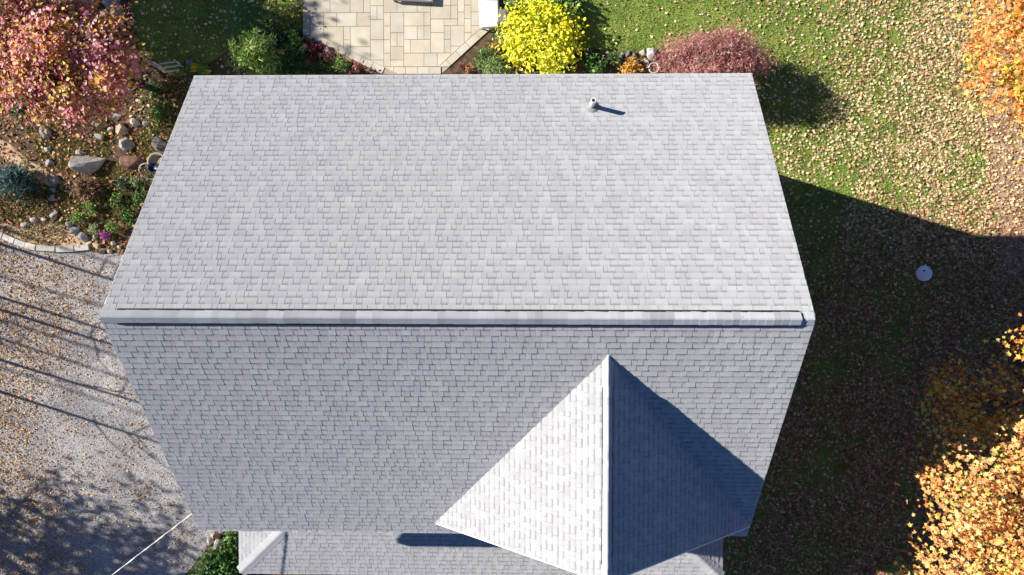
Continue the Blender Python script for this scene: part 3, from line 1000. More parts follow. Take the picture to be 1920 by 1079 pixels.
# bed between back lawn and patio
shrub('conifer_shrub', 'bright green feathery conifer shrub left of the patio at the eave', 'shrub', 480, 106, 42, 2.0, LIME, (3, 3, 3, 1), 'needle', 0.2, 3000, per=50, crad=0.3)
shrub('conifer_shrub', 'dark green feathery conifer shrub beside the bright one at the eave', 'shrub', 540, 118, 32, 1.0, GREEN, None, 'needle', 0.18, 1500, per=50, crad=0.3)
shrub('green_shrub', 'dark green shrub in the shade behind the bright conifer shrub', 'shrub', 497, 52, 32, 0.9, GREEN, None, 'simple', 0.09, 700)
shrub('green_plant', 'light green leafy plant at the left corner of the patio', 'plant', 556, 72, 14, 0.5, LIME, None, 'broad', 0.09, 220)
shrub('green_plant', 'mid green plant between the left patio corner and the conifer', 'plant', 541, 88, 16, 0.5, GREEN, None, 'simple', 0.08, 260)
shrub('green_plant', 'small lime plant beside the dark burgundy plant', 'plant', 571, 97, 12, 0.4, LIME, None, 'simple', 0.07, 180)
shrub('burgundy_plant', 'dark burgundy leafy plant along the slanting patio border', 'plant', 588, 88, 15, 0.4, WINE, (3, 2, 1, 3), 'broad', 0.09, 220)
shrub('flower_clump', 'pale pink flowering clump in the bed at the patio border', 'plant', 613, 105, 13, 0.4, [(0.5, 0.25, 0.26), (0.6, 0.42, 0.4), WINE[0]], None, 'simple', 0.06, 260)
shrub('red_plant', 'red leaved plant between the conifers and the patio border', 'plant', 578, 117, 12, 0.4, [(0.38, 0.08, 0.07), (0.45, 0.16, 0.12)], None, 'simple', 0.07, 220)
shrub('green_plant', 'green mound at the eave below the burgundy plant', 'plant', 600, 127, 16, 0.45, GREEN + LIME[:1], None, 'needle', 0.12, 360)
shrub('green_plant', 'pale green rounded mound at the eave near the patio border', 'plant', 637, 121, 18, 0.45, LIME, None, 'needle', 0.11, 520)
shrub('red_plant', 'dusty red plant where the patio border meets the eave', 'plant', 665, 129, 13, 0.4, [(0.34, 0.1, 0.1), (0.42, 0.2, 0.17), WINE[0]], None, 'simple', 0.07, 260)
shrub('yellow_flowers', 'small clump of yellow flowers near the back left roof corner', 'plant', 362, 127, 9, 0.4, [(0.75, 0.6, 0.02), (0.7, 0.5, 0.02)], None, 'simple', 0.06, 200)
shrub('green_plant', 'pale green leafy plant touching the back left roof corner', 'plant', 382, 134, 14, 0.45, LIME, None, 'broad', 0.07, 260)
shrub('green_plant', 'dark teal green plant at the end of the pale metal rack', 'plant', 342, 128, 10, 0.4, SPRUCE + GREEN, None, 'simple', 0.06, 180)
shrub('red_plant', 'low dark red plant between the lawn and the left roof edge', 'plant', 336, 165, 16, 0.3, WINE + GREEN[:2], None, 'simple', 0.06, 240)
shrub('olive_shrub', 'olive green shrub at the left edge of the patio by the photo top', 'shrub', 546, 28, 24, 0.45, [(0.2, 0.22, 0.05), (0.3, 0.3, 0.07), (0.1, 0.12, 0.03)], None, 'simple', 0.08, 460)
# rockery on the left
shrub('blue_spruce', 'low blue green spruce shrub at the left edge', 'shrub', 20, 340, 42, 0.9, SPRUCE, None, 'needle', 0.16, 2400, ry=34, per=50, crad=0.3)
shrub('flower_mound', 'round magenta flower mound by the driveway edging', 'plant', 197, 442, 11, 0.4, MAGENTA, None, 'simple', 0.05, 620, crad=0.25)
for px, py, r, pal, k, lb in [(167, 388, 16, LIME + GREEN, 'simple', 'yellow green plant among the rocks above the edging'),
                              (150, 408, 14, GREEN + LIME[:1], 'needle', 'grassy green plant just above the edging stones'),
                              (242, 405, 18, GREEN + LIME[1:2], 'broad', 'green leafy plant under the left roof edge above the magenta flowers'),
                              (212, 428, 15, GREEN + LIME[:2], 'simple', 'fresh green plant right above the magenta flower mound'),
                              (222, 374, 15, GREEN + LIME[1:2], 'simple', 'small green plant between the dry stems and the roof'),
                              (262, 367, 15, GREEN, 'simple', 'dark green plant beneath the left roof edge below the hoop'),
                              (230, 345, 12, SPRUCE + GREEN, 'simple', 'grey green plant below the metal hoop'),
                              (256, 345, 10, SAGE, 'simple', 'pale sage plant close to the metal hoop'),
                              (175, 428, 9, SAGE, 'needle', 'tiny silvery plant left of the magenta flowers'),
                              (40, 205, 20, SPRUCE + GREEN, 'simple', 'dark teal shrub below the pink tree at the left'),
                              (300, 215, 26, GREEN, 'simple', 'dark green groundcover shrub along the left roof edge'),
                              (290, 170, 22, GREEN, 'simple', 'shaded green shrub between the pink tree and the roof')]:
    shrub('green_plant', lb, 'plant', px, py, r, 0.4, pal, None, k, 0.075 if k != 'needle' else 0.12, int(20 * r))
shrub('dry_stems', 'brown dry stem heap between the boulder and the roof', 'plant', 165, 356, 34, 0.35, DRY, None, 'needle', 0.22, 700, ry=16, stems=False)
# front
shrub('green_shrub', 'dense green shrub at the front left corner of the porch roof', 'shrub', 408, 1062, 42, 0.8, GREEN + LIME[3:], None, 'broad', 0.1, 1300, ry=28)
shrub('green_shrub', 'green shrub squeezed between pale rocks and the porch roof', 'shrub', 440, 1012, 18, 0.8, GREEN + LIME[3:], None, 'broad', 0.1, 500, ry=26)
for i, px in enumerate((520, 585, 655, 725)):
    shrub('green_shrub', ('leftmost', 'second from left', 'third from left', 'rightmost')[i] + ' of the low green shrubs peeking out below the porch eave', 'shrub', px, 1092, 24, 1.0, GREEN + LIME[1:2], None, 'broad', 0.1, 320, group='low shrubs along the front of the porch')
shrub('pale_shrub', 'pale green shrub at the bottom edge beside the large maple', 'shrub', 1686, 1072, 22, 1.0, LIME + SAGE, None, 'simple', 0.08, 520)

# ------------------------------------------------------------------ rocks
ROCKM = []
for i in range(8):
    bm = bmesh.new()
    bmesh.ops.create_icosphere(bm, subdivisions=2, radius=1.0)
    r = random.Random(100 + i)
    planes = [(Vector((r.gauss(0, 1), r.gauss(0, 1), r.gauss(0, .7))).normalized(), r.uniform(0.42, 0.8)) for _ in range(13)]
    for v in bm.verts:
        p = v.co.copy()
        for nrm_, d_ in planes:
            t = p.dot(nrm_) - d_
            if t > 0: p -= nrm_ * t
        p *= r.uniform(0.93, 1.05)
        v.co = p
    me = bpy.data.meshes.new('rock')
    bm.to_mesh(me); bm.free()
    ROCKM.append(me)


def rock(px, py, w_, h_, col, label, group=None, name='rock', tall=0.55, rot=None):
    z = 0.0
    c = G(px, py, 0.08)
    me = ROCKM[rnd.randrange(8)].copy()
    a = me.color_attributes.new('tint', 'FLOAT_COLOR', 'POINT')
    a.data.foreach_set('color', np.tile(np.array([*col, 1.0], dtype=np.float32), len(me.vertices)))
    o = link(name, me, None, M_['rock'])
    sx = w_ / 2 / 57.6 * 1.2; sy = h_ / 2 / 57.6 * 1.2
    sz = max(0.06, min(sx, sy) * tall * 1.5)
    o.location = (c.x, c.y, sz * 0.35)
    o.scale = (sx, sy, sz)
    o.rotation_euler = (0, 0, rnd.uniform(-.35, .35) if rot is None else rot)
    tag(o, label, 'rock', group)
    return o


LG, GR, LV, BR, TN, DK = (0.52, 0.50, 0.46), (0.34, 0.33, 0.32), (0.36, 0.34, 0.38), (0.30, 0.20, 0.16), (0.46, 0.38, 0.29), (0.17, 0.165, 0.165)
rock(165, 310, 74, 40, GR, 'large grey striped boulder in the rockery', None, 'boulder', 0.7, 0.1)
rock(243, 304, 60, 28, (0.20, 0.11, 0.09), 'flat reddish brown rock slab beside the metal hoop', None, 'boulder', 0.35, 0.12)
rock(300, 272, 44, 30, DK, 'dark grey flat boulder half under the left roof edge', None, 'boulder', 0.4)
rock(233, 269, 34, 24, GR, 'grey rock above the reddish brown slab', None, 'boulder', 0.6)
rock(216, 14, 40, 46, (0.30, 0.29, 0.30), 'big grey angular boulder at the top edge by the pink tree', None, 'boulder', 0.5, 0.5)
for px, py, w_, h_, c, lb in [
        (240, 170, 19, 16, LG, 'pale rock at the right rim of the pink tree crown'), (215, 219, 24, 17, LG, 'whitish flat topped rock just below the pink tree'),
        (191, 230, 24, 26, BR, 'pinkish brown rock below the pink tree'), (228, 241, 24, 28, TN, 'largest beige rock of the cluster below the pink tree'),
        (251, 229, 19, 18, LG, 'pale rock at the right end of the cluster below the pink tree'), (206, 242, 15, 15, LG, 'small pale rock wedged between the brown and beige rocks'),
        (175, 231, 18, 14, LV, 'bluish rock at the left end of the cluster below the pink tree'), (85, 248, 22, 27, LV, 'upright lavender grey rock in the moss left of the cluster'),
        (68, 222, 27, 14, LV, 'low lavender rock under the lower left rim of the pink tree'), (89, 227, 15, 12, LG, 'small pale rock above the upright lavender rock'),
        (40, 193, 17, 14, LV, 'lavender rock beside the dark teal shrub at the left'), (88, 280, 18, 14, LV, 'lavender rock at the top of the column of rocks beside the sandy path'),
        (93, 304, 19, 17, LV, 'lavender rock second in the column beside the sandy path'), (100, 337, 26, 18, LV, 'wide lavender rock at the lower end of the sandy path'),
        (150, 285, 22, 12, GR, 'small grey rock touching the top of the striped boulder'), (186, 256, 26, 15, GR, 'grey rock between the striped boulder and the cluster above'),
        (140, 168, 15, 11, LG, 'pale rock showing through the lower crown of the pink tree'), (98, 356, 15, 12, LV, 'small lavender rock right under the wide one at the path end'),
        (95, 371, 17, 15, LV, 'lavender rock right of the mossy patch below the spruce'), (100, 403, 22, 19, LV, 'lavender grey rock topping the slope above the edging blocks'),
        (128, 421, 15, 13, LV, 'small lavender rock at the start of the stone row'), (262, 190, 12, 10, TN, 'tiny tan rock near the roof edge right of the pink tree'),
        (272, 232, 16, 12, GR, 'small grey rock nearest the left roof edge')]:
    rock(px, py, w_, h_, c, lb, 'small rocks in the rockery')
for px, py, w_, h_, c, lb in [
        (62, 413, 17, 13, LG, 'middle one of three white stones above the edging blocks'), (81, 412, 15, 12, LG, 'right one of three white stones above the edging blocks'),
        (45, 422, 21, 12, LG, 'left one of three white stones above the edging blocks'), (140, 433, 19, 19, LV, 'lavender stone upper one of the row behind the edging end'),
        (155, 444, 18, 20, LV, 'lavender stone second in the row behind the edging end'), (166, 457, 15, 15, TN, 'tan stone touching the right end of the edging'),
        (181, 461, 18, 16, TN, 'big tan stone left below the magenta flowers'), (178, 444, 11, 12, GR, 'small grey stone left beside the magenta flowers'),
        (191, 470, 16, 12, BR, 'brown stone at the gravel edge below the magenta flowers'), (212, 456, 12, 11, LG, 'cream stone right below the magenta flowers'),
        (222, 463, 11, 10, LG, 'cream stone closest to the roof below the magenta flowers'), (204, 471, 13, 11, TN, 'tan stone between the brown stone and the roof edge'),
        (148, 462, 13, 12, TN, 'tan stone just behind the last edging block'), (118, 434, 12, 10, TN, 'tan stone left of the lavender stone row')]:
    rock(px, py, w_, h_, c, lb, 'stones behind the driveway edging')
rock(1222, 101, 27, 24, (0.55, 0.54, 0.52), 'pale striped rock at the lawn edge next to the red maple', None, 'boulder', 0.7)
for px, py, w_, h_, c, lb in [
        (1178, 101, 13, 16, DK, 'dark grey rock between two others at the back lawn edge'), (1165, 104, 13, 15, GR, 'bluish grey rock left of the dark rock at the back lawn edge'),
        (1190, 103, 11, 13, DK, 'small dark rock left of the white rock at the lawn edge'), (1205, 98, 15, 15, LG, 'white rock beside the pale striped rock'),
        (1213, 114, 16, 8, LG, 'thin pale rock below the pale striped rock'), (1100, 97, 18, 9, LG, 'pale rock between the yellow shrub and back lawn')]:
    rock(px, py, w_, h_, c, lb, 'rocks bordering the back lawn')
for px, py, w_, h_, c, lb in [
        (404, 1001, 22, 22, TN, 'tan boulder just below the front left roof corner'), (419, 996, 20, 18, LG, 'pale boulder touching the front eave beside the green shrub'),
        (411, 1022, 24, 26, (0.50, 0.46, 0.38), 'largest beige boulder in the middle of the porch corner pile'), (425, 1012, 14, 24, LG, 'narrow pale boulder on the shrub side of the porch corner pile'),
        (404, 1040, 26, 18, (0.44, 0.43, 0.37), 'greenish grey boulder lowest in the porch corner pile'), (394, 1014, 14, 20, LG, 'pale boulder on the gravel side of the porch corner pile')]:
    rock(px, py, w_, h_, c, lb, 'pale boulders at the porch corner', 'boulder', 0.6)

# ------------------------------------------------------------------ driveway edging: curved row of blocks
eg = empty('stone_edging', G(100, 465))
tag(eg, 'curved row of pale edging blocks between gravel drive and rockery', 'edging')
ep = [(-40, 428), (-14, 434), (8, 443), (30, 453), (50, 460), (70, 465), (107, 467.5), (142, 467), (170, 464)]
for i in range(len(ep) - 1):
    a, b = G(*ep[i]), G(*ep[i + 1])
    d = (b - a)
    a2, b2 = a + d * 0.02, b - d * 0.02
    g = rnd.uniform(0.8, 1.1)
    mb = MB()
    s_ = Vector((-d.y, d.x, 0)).normalized() * (0.1 + rnd.uniform(-.01, .01))
    ht = 0.10 + rnd.uniform(-.01, .015)
    e = 0.015
    lo = [a2 - s_, b2 - s_, b2 + s_, a2 + s_]
    c = (a2 + b2) / 2
    v = [Vector((p.x, p.y, 0.0)) for p in lo] + [Vector((p.x, p.y, ht - e)) for p in lo] + [Vector((p.x + (c.x - p.x) * 0.05, p.y + (c.y - p.y) * 0.1, ht)) for p in lo]
    mb.add(v, [(0, 1, 5, 4), (1, 2, 6, 5), (2, 3, 7, 6), (3, 0, 4, 7), (4, 5, 9, 8), (5, 6, 10, 9), (6, 7, 11, 10), (7, 4, 8, 11), (8, 9, 10, 11)], (g, g, g))
    mb.build('block', M_['edging'], eg)

# ------------------------------------------------------------------ objects in the garden
def torus(mb, c, R, r, tilt=(0, 0, 0), n=28, m=7, sx=1.0):
    E_ = Matrix.Rotation(tilt[2], 3, 'Z') @ Matrix.Rotation(tilt[1], 3, 'Y') @ Matrix.Rotation(tilt[0], 3, 'X')
    v, f = [], []
    for i in range(n):
        a = 2 * PI * i / n
        for j in range(m):
            b = 2 * PI * j / m
            p = Vector(((R + r * math.cos(b)) * math.cos(a) * sx, (R + r * math.cos(b)) * math.sin(a), r * math.sin(b)))
            v.append(Vector(c) + E_ @ p)
            f.append((i * m + j, ((i + 1) % n) * m + j, ((i + 1) % n) * m + (j + 1) % m, i * m + (j + 1) % m))
    return mb.add(v, f)


# septic-style lid lying in the shaded lawn
lc = G(1733, 513, 0.08)
lid = empty('access_lid', (lc.x, lc.y, 0))
tag(lid, 'round lilac grey plastic lid lying in the shaded leaf strewn lawn', 'lid')
n = 32
def lring(r, z): return [(lc.x + r * math.cos(2 * PI * k / n), lc.y + r * math.sin(2 * PI * k / n), z) for k in range(n)]
mb = MB()
rr = [lring(0.25, 0.0), lring(0.25, 0.09), lring(0.24, 0.105), lring(0.20, 0.108), lring(0.195, 0.116), lring(0.001, 0.128)]
mb.add([q for r_ in rr for q in r_], [(i * n + k, i * n + (k + 1) % n, (i + 1) * n + (k + 1) % n, (i + 1) * n + k) for i in range(len(rr) - 1) for k in range(n)])
mb.build('lid_cover', M_['lid'], lid, True)
MB().tube([(lc.x - 0.03, lc.y + 0.09, 0.11), (lc.x - 0.03, lc.y + 0.09, 0.137)], [0.032, 0.028], 12).build('knob', M_['dark'], lid)
for a in (0.6, 2.7, 4.8):
    MB().tube([(lc.x + .218 * math.cos(a), lc.y + .218 * math.sin(a), 0.10), (lc.x + .218 * math.cos(a), lc.y + .218 * math.sin(a), 0.113)], [0.012, 0.012], 8).build('bolt', M_['greymetal'], lid)

# pale metal frame leaning out of the pink tree
H_ = 0.45
fr = empty('garden_rack', G(305, 125))
tag(fr, 'pale grey metal rack with three rungs standing beside the pink tree', 'rack')
def fb(p0, p1, z0=H_, z1=H_, w_=0.035, nm='rung'):
    MB().bar(G(*p0, z0), G(*p1, z1), w_, 0.03).build(nm, M_['palemetal'], fr)
fb((266, 107), (312, 131), 0.7, 0.42, 0.035, 'rail')
fb((268, 112), (313, 136), 0.66, 0.38, 0.035, 'rail')
fb((287, 116), (311, 135.5), 0.50, 0.40, 0.03, 'rail')
fb((297, 121), (331, 115.5)); fb((304, 128), (338, 122.5)); fb((311, 135), (335, 131.5))
fb((326, 112), (340, 124), nm='end_bar')
for p in ((290, 118), (312, 134), (329, 114), (338, 123)):
    q = G(*p, H_)
    MB().tube([(q.x, q.y, 0), (q.x, q.y, H_ - 0.015)], 0.014, 6).build('leg', M_['palemetal'], fr)

# small slate tag by the yellow flowers
sl = G(356, 117, 0.0)
stm = MB().box(sl.x - .11, sl.x + .11, sl.y - .07, sl.y + .07, 0.0, 0.05).build('slate_stone', M_['flash'])
tag(stm, 'small blue grey slate block beside the yellow flowers', 'stone')

# hoop and planter half under the left roof edge
hp = G(277, 321, 0.3)
hoop = empty('metal_hoop', (hp.x, hp.y, 0))
tag(hoop, 'thin pale metal hoop leaning beside the round basket planter', 'hoop')
torus(MB(), (hp.x, hp.y, 0.22), 0.30, 0.014, (0.45, 0.55, -0.6), sx=1.0).build('ring', M_['palemetal'], hoop, True)
for a in range(4):
    E_ = Matrix.Rotation(-0.6, 3, 'Z') @ Matrix.Rotation(0.55, 3, 'Y') @ Matrix.Rotation(0.45, 3, 'X')
    d = E_ @ Vector((math.cos(a * PI / 4), math.sin(a * PI / 4), 0)) * 0.3
    c = Vector((hp.x, hp.y, 0.22))
    MB().tube([c - d, c + d], 0.005, 5).build('spoke', M_['greymetal'], hoop)
bp_ = G(294, 304, 0.4)
pl = empty('basket_planter', (bp_.x, bp_.y, 0))
tag(pl, 'round tan basket planter half hidden under the left roof edge', 'planter')
n = 24
def bring(r, z): return [(bp_.x + r * math.cos(2 * PI * k / n), bp_.y + r * math.sin(2 * PI * k / n), z) for k in range(n)]
rr = [bring(0.22, 0), bring(0.28, 0.2), bring(0.31, 0.4), bring(0.31, 0.42), bring(0.25, 0.42), bring(0.23, 0.3), bring(0.01, 0.3)]
MB().add([q for r_ in rr for q in r_], [(i * n + k, i * n + (k + 1) % n, (i + 1) * n + (k + 1) % n, (i + 1) * n + k) for i in range(len(rr) - 1) for k in range(n)]).build('basket', M_['tan'], pl, True)
bq = G(292, 316, 0.3)
pot = empty('blue_pot', (bq.x, bq.y, 0))
tag(pot, 'dark blue glazed pot between the hoop and the basket planter', 'pot')
def pring(r, z): return [(bq.x + r * math.cos(2 * PI * k / n), bq.y + r * math.sin(2 * PI * k / n), z) for k in range(n)]
rr = [pring(0.12, 0), pring(0.17, 0.2), pring(0.16, 0.46), pring(0.185, 0.5), pring(0.16, 0.5), pring(0.14, 0.42), pring(0.01, 0.42)]
MB().add([q for r_ in rr for q in r_], [(i * n + k, i * n + (k + 1) % n, (i + 1) * n + (k + 1) % n, (i + 1) * n + k) for i in range(len(rr) - 1) for k in range(n)]).build('pot_body', M_['bluepot'], pot, True)

# pale ring pot at the foot of the red maple
rp = G(1226, 128, 0.25)
rpot = empty('ring_pot', (rp.x, rp.y, 0))
tag(rpot, 'pale rimmed round pot at the foot of the red maple', 'pot')
def rring(r, z): return [(rp.x + r * math.cos(2 * PI * k / n), rp.y + r * math.sin(2 * PI * k / n), z) for k in range(n)]
rr = [rring(0.12, 0), rring(0.16, 0.22), rring(0.175, 0.27), rring(0.172, 0.285), rring(0.148, 0.285), rring(0.142, 0.2)]
MB().add([q for r_ in rr for q in r_], [(i * n + k, i * n + (k + 1) % n, (i + 1) * n + (k + 1) % n, (i + 1) * n + k) for i in range(len(rr) - 1) for k in range(n)]).build('pot_body', M_['palemetal'], rpot, True)
MB().add(rring(0.144, 0.21), [tuple(range(n))]).build('potting_soil', M_['soil'], rpot)
shrub('fallen_pot', 'terracotta coloured plant tuft in the bed by the right patio border', 'plant', 880, 128, 9, 0.25, [(0.55, 0.25, 0.1), (0.5, 0.3, 0.16)], None, 'simple', 0.06, 130)
shrub('burgundy_plant', 'tiny dark burgundy tuft in the bed by the right patio border', 'plant', 866, 123, 8, 0.25, WINE, None, 'simple', 0.06, 110)

# white lounger on the patio
lo0, lo1 = G(918, 52, 0.35), G(914, -60, 0.35)
ax = (lo1 - lo0).normalized()
lng = empty('patio_lounger', (lo0.x, lo0.y, 0.05))
tag(lng, 'white cushioned lounger at the right edge of the patio', 'lounger')
ML = Matrix(((ax.y, ax.x, 0, lo0.x), (-ax.x, ax.y, 0, lo0.y), (0, 0, 1, 0), (0, 0, 0, 1)))


def soft_box(x0, x1, y0, y1, z0, z1, M, e=0.03):
    bm = bmesh.new()
    bmesh.ops.create_cube(bm, size=1.0)
    for v in bm.verts:
        v.co = Vector(((x0 + x1) / 2 + v.co.x * (x1 - x0), (y0 + y1) / 2 + v.co.y * (y1 - y0), (z0 + z1) / 2 + v.co.z * (z1 - z0)))
    bmesh.ops.bevel(bm, geom=bm.edges[:], offset=e, segments=3, profile=0.5, affect='EDGES')
    bm.transform(M)
    me = bpy.data.meshes.new('soft')
    bm.to_mesh(me); bm.free()
    me.polygons.foreach_set('use_smooth', np.ones(len(me.polygons), dtype=bool))
    return me


for k, (y0, y1) in enumerate(((0.06, 0.80), (0.81, 1.5))):
    link('cushion', soft_box(-0.30, 0.30, y0, y1, 0.33, 0.45, ML), lng, M_['cushion'])
link('pillow', soft_box(-0.28, 0.28, -0.02, 0.13, 0.36, 0.47, ML, 0.04), lng, M_['cushion'])
mb = MB()
mb.box(-0.32, -0.28, 0.0, 1.6, 0.26, 0.32, ML); mb.box(0.28, 0.32, 0.0, 1.6, 0.26, 0.32, ML); mb.box(-0.28, 0.28, 0.0, 0.05, 0.26, 0.32, ML)
for i in range(7): mb.box(-0.28, 0.28, 0.12 + i * .2, 0.2 + i * .2, 0.28, 0.315, ML)
mb.build('frame', M_['trim'], lng)
for x in (-0.30, 0.30):
    for y in (0.08, 1.5):
        MB().box(x - .02, x + .02, y - .02, y + .02, 0.04, 0.262, ML).build('leg', M_['trim'], lng)
# dark side table beside it
st = G(946, 33, 0.4)
tb = empty('side_table', (st.x, st.y, 0))
tag(tb, 'small dark grey side table tucked between lounger and yellow shrub', 'table')
MS = Matrix.Translation((st.x, st.y, 0)) @ Matrix.Rotation(-0.08, 4, 'Z')
link('table_top', soft_box(-0.19, 0.19, -0.24, 0.24, 0.40, 0.43, MS, 0.008), tb, M_['greymetal'])
for x in (-.16, .16):
    for y in (-.21, .21):
        MB().box(x - .015, x + .015, y - .015, y + .015, 0.0, 0.401, MS).build('leg', M_['greymetal'], tb)
MB().box(-0.03, 0.03, -0.03, 0.03, 0.43, 0.46, MS).build('lamp_base', M_['palemetal'], tb)
# low table cut by the top edge of the photo
ta, tb_ = G(737, 1, 0.22), G(812, 5, 0.22)
tdir = (tb_ - ta); TL = tdir.length; tang = math.atan2(tdir.y, tdir.x)
lt = empty('patio_table', (ta.x, ta.y + .3, 0.05))
tag(lt, 'grey framed low table on the patio cut by the top edge', 'table')
MT = Matrix.Translation((ta.x, ta.y, 0)) @ Matrix.Rotation(tang, 4, 'Z')
mb = MB()
mb.box(0, TL, 0.0, 0.06, 0.18, 0.23, MT); mb.box(0, TL, 0.84, 0.90, 0.18, 0.23, MT); mb.box(0, 0.06, 0.06, 0.84, 0.18, 0.23, MT); mb.box(TL - .06, TL, 0.06, 0.84, 0.18, 0.23, MT)
mb.build('frame', M_['greymetal'], lt)
MB().box(0.062, TL - 0.062, 0.062, 0.838, 0.19, 0.22, MT).build('table_top', M_['cushion'], lt)
for x in (.03, TL - .03):
    for y in (.03, .87):
        MB().box(x - .025, x + .025, y - .025, y + .025, 0.04, 0.181, MT).build('leg', M_['greymetal'], lt)

# ------------------------------------------------------------------ grass and fallen leaves (stuff)
def sample(poly_test, x0, x1, y0, y1, n):
    x = rng.uniform(x0, x1, n); y = rng.uniform(y0, y1, n)
    m = poly_test(x, y)
    return x[m], y[m]


def vnoise(x, y, s, seed=0):
    """cheap smooth noise, 0..1"""
    r = np.random.default_rng(seed)
    v = np.zeros_like(x)
    for k in range(6):
        a = r.uniform(0, 2 * PI); f = s * r.uniform(0.5, 1.8)
        v += np.sin((x * math.cos(a) + y * math.sin(a)) * f + r.uniform(0, 6.28))
    return 0.5 + v / 7.0


def not_house(x, y):
    return ~((x > wx0 - .05) & (x < wx1 + .05) & (y > wy0 - .05) & (y < wy1 + .05)) & ~((x > PX0 + .3) & (x < PX1 - .3) & (y > PY + .3) & (y < wy0)) & ~in_poly(x, y, pat)


def blades(name, x, y, hgt, pal, weights, label, wdt=0.16):
    n = len(x)
    pos = np.stack([x, y, np.full(n, 0.006)], 1)
    t = np.stack([rng.normal(0, 1.2, n), rng.normal(0, 1.2, n), np.ones(n)], 1)
    t /= np.linalg.norm(t, axis=1, keepdims=True)
    a = rng.uniform(0, 2 * PI, n)
    b = np.stack([np.cos(a), np.sin(a), np.zeros(n)], 1)
    b -= t * np.sum(b * t, 1, keepdims=True)
    b /= np.linalg.norm(b, axis=1, keepdims=True)
    nn = np.cross(b, t)
    h = hgt * rng.uniform(0.5, 1.4, n)
    tv = np.array([(-wdt, 0, 0), (wdt, 0, 0), (0, 1, 0)])
    v = pos[:, None] + h[:, None, None] * (tv[None, :, 0:1] * b[:, None] + tv[None, :, 1:2] * t[:, None])
    f = np.arange(n * 3).reshape(-1, 3)
    c = np.repeat(pick_cols(n, pal, weights, 0.25), 3, axis=0)
    o = link(name, np_mesh(name, v.reshape(-1, 3), f, c), None, M_['grass'])
    tag(o, label, 'grass', kind='stuff')


GRASS = [(0.19, 0.32, 0.04), (0.25, 0.38, 0.055), (0.36, 0.43, 0.10), (0.13, 0.24, 0.03), (0.46, 0.43, 0.17)]
gx, gy = sample(lambda x, y: in_poly(x, y, lawn_poly) & ~in_poly(x, y, dirt_poly) & not_house(x, y), -13.5, 17.4, -11, 10.5, 520000)
blades('lawn_grass', gx, gy, 0.065, GRASS, (4, 4, 2, 3, 1), 'mown green lawn around the right and back of the house')
gx, gy = sample(lambda x, y: in_poly(x, y, bed_left) & not_house(x, y) & ((vnoise(x, y, 2.0, 5) > 0.50) | (((x + 14.9) / 1.3) ** 2 + ((y - 4.0) / 1.0) ** 2 < 1) | (((x + 16.2) / 1.8) ** 2 + ((y - 2.05) / .55) ** 2 < 1)) , -18, -7.4, 0.5, 9.5, 130000)
blades('moss_grass', gx, gy, 0.07, [(0.10, 0.13, 0.02), (0.17, 0.18, 0.03), (0.26, 0.24, 0.05), (0.05, 0.08, 0.015)], None, 'mossy yellow green ground cover between the rockery stones')

cx_, cy_ = sample(lambda x, y: in_poly(x, y, bed_left) & not_house(x, y) & (vnoise(x, y, 1.7, 33) > 0.42), -17.6, -7.6, 0.7, 8.8, 230)
P_, N_, S_, C_l = [], [], [], []
for x, y in zip(cx_, cy_):
    k = int(rng.integers(25, 80))
    P_.append(np.stack([x + rng.normal(0, .16, k), y + rng.normal(0, .16, k), rng.uniform(0.03, 0.2, k)], 1))
    N_.append(np.tile([-.3, .1, .9], (k, 1)))
    S_.append(rng.uniform(0.03, 0.085, k))
    C_l.append(pick_cols(k, [GREEN, GREEN + LIME[3:], GREEN + SAGE[:1], DRY + WINE[:1], GREEN + SPRUCE][int(rng.integers(5))], None, 0.25))
P_, N_, S_, C_l = map(np.concatenate, (P_, N_, S_, C_l))
o = link('ground_cover', leaf_mesh('ground_cover', P_, N_, S_, C_l, 'simple', 0.6), None, M_['leaf'])
tag(o, 'mixed low leafy ground cover filling the rockery between the stones', 'plants', kind='stuff')


def litter(name, x, y, size, pal, weights, label, kind='broad', z=0.022, spread=0.45):
    n = len(x)
    pos = np.stack([x, y, z + rng.uniform(0, 0.03, n)], 1)
    nm = np.tile(np.array([0, 0, 1.0]), (n, 1))
    s_ = size * rng.uniform(0.4, 1.5, n)
    me = leaf_mesh(name, pos, nm, s_, pick_cols(n, pal, weights, 0.22), kind, spread)
    o = link(name, me, None, M_['litter'])
    tag(o, label, 'leaves', kind='stuff')


LIT_R = [(0.60, 0.44, 0.25), (0.68, 0.54, 0.34), (0.46, 0.29, 0.15), (0.72, 0.62, 0.40), (0.34, 0.19, 0.10), (0.66, 0.56, 0.20)]
lx, ly = sample(lambda x, y: (x > 1.5) & not_house(x, y), 1.5, 18, -11, 10.5, 190000)
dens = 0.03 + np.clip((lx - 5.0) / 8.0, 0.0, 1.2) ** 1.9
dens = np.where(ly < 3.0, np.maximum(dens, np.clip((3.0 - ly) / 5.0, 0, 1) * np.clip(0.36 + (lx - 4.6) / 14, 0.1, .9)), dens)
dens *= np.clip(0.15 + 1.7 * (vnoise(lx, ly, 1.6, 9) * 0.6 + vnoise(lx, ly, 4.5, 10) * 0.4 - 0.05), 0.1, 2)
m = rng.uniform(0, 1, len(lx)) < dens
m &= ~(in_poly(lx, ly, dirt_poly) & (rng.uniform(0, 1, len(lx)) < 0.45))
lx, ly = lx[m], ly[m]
rust = rng.uniform(0, 1, len(lx)) < np.clip((2.8 - ly) / 3.6, 0.04, 0.86)          # rust leaves; their darker palette paints in some of the house shade
litter('fallen_leaves', lx[~rust], ly[~rust], 0.084, LIT_R, (4, 4, 3, 2.5, 2, 1.2), 'dry tan leaves fallen over the lawn on the right', 'maple')
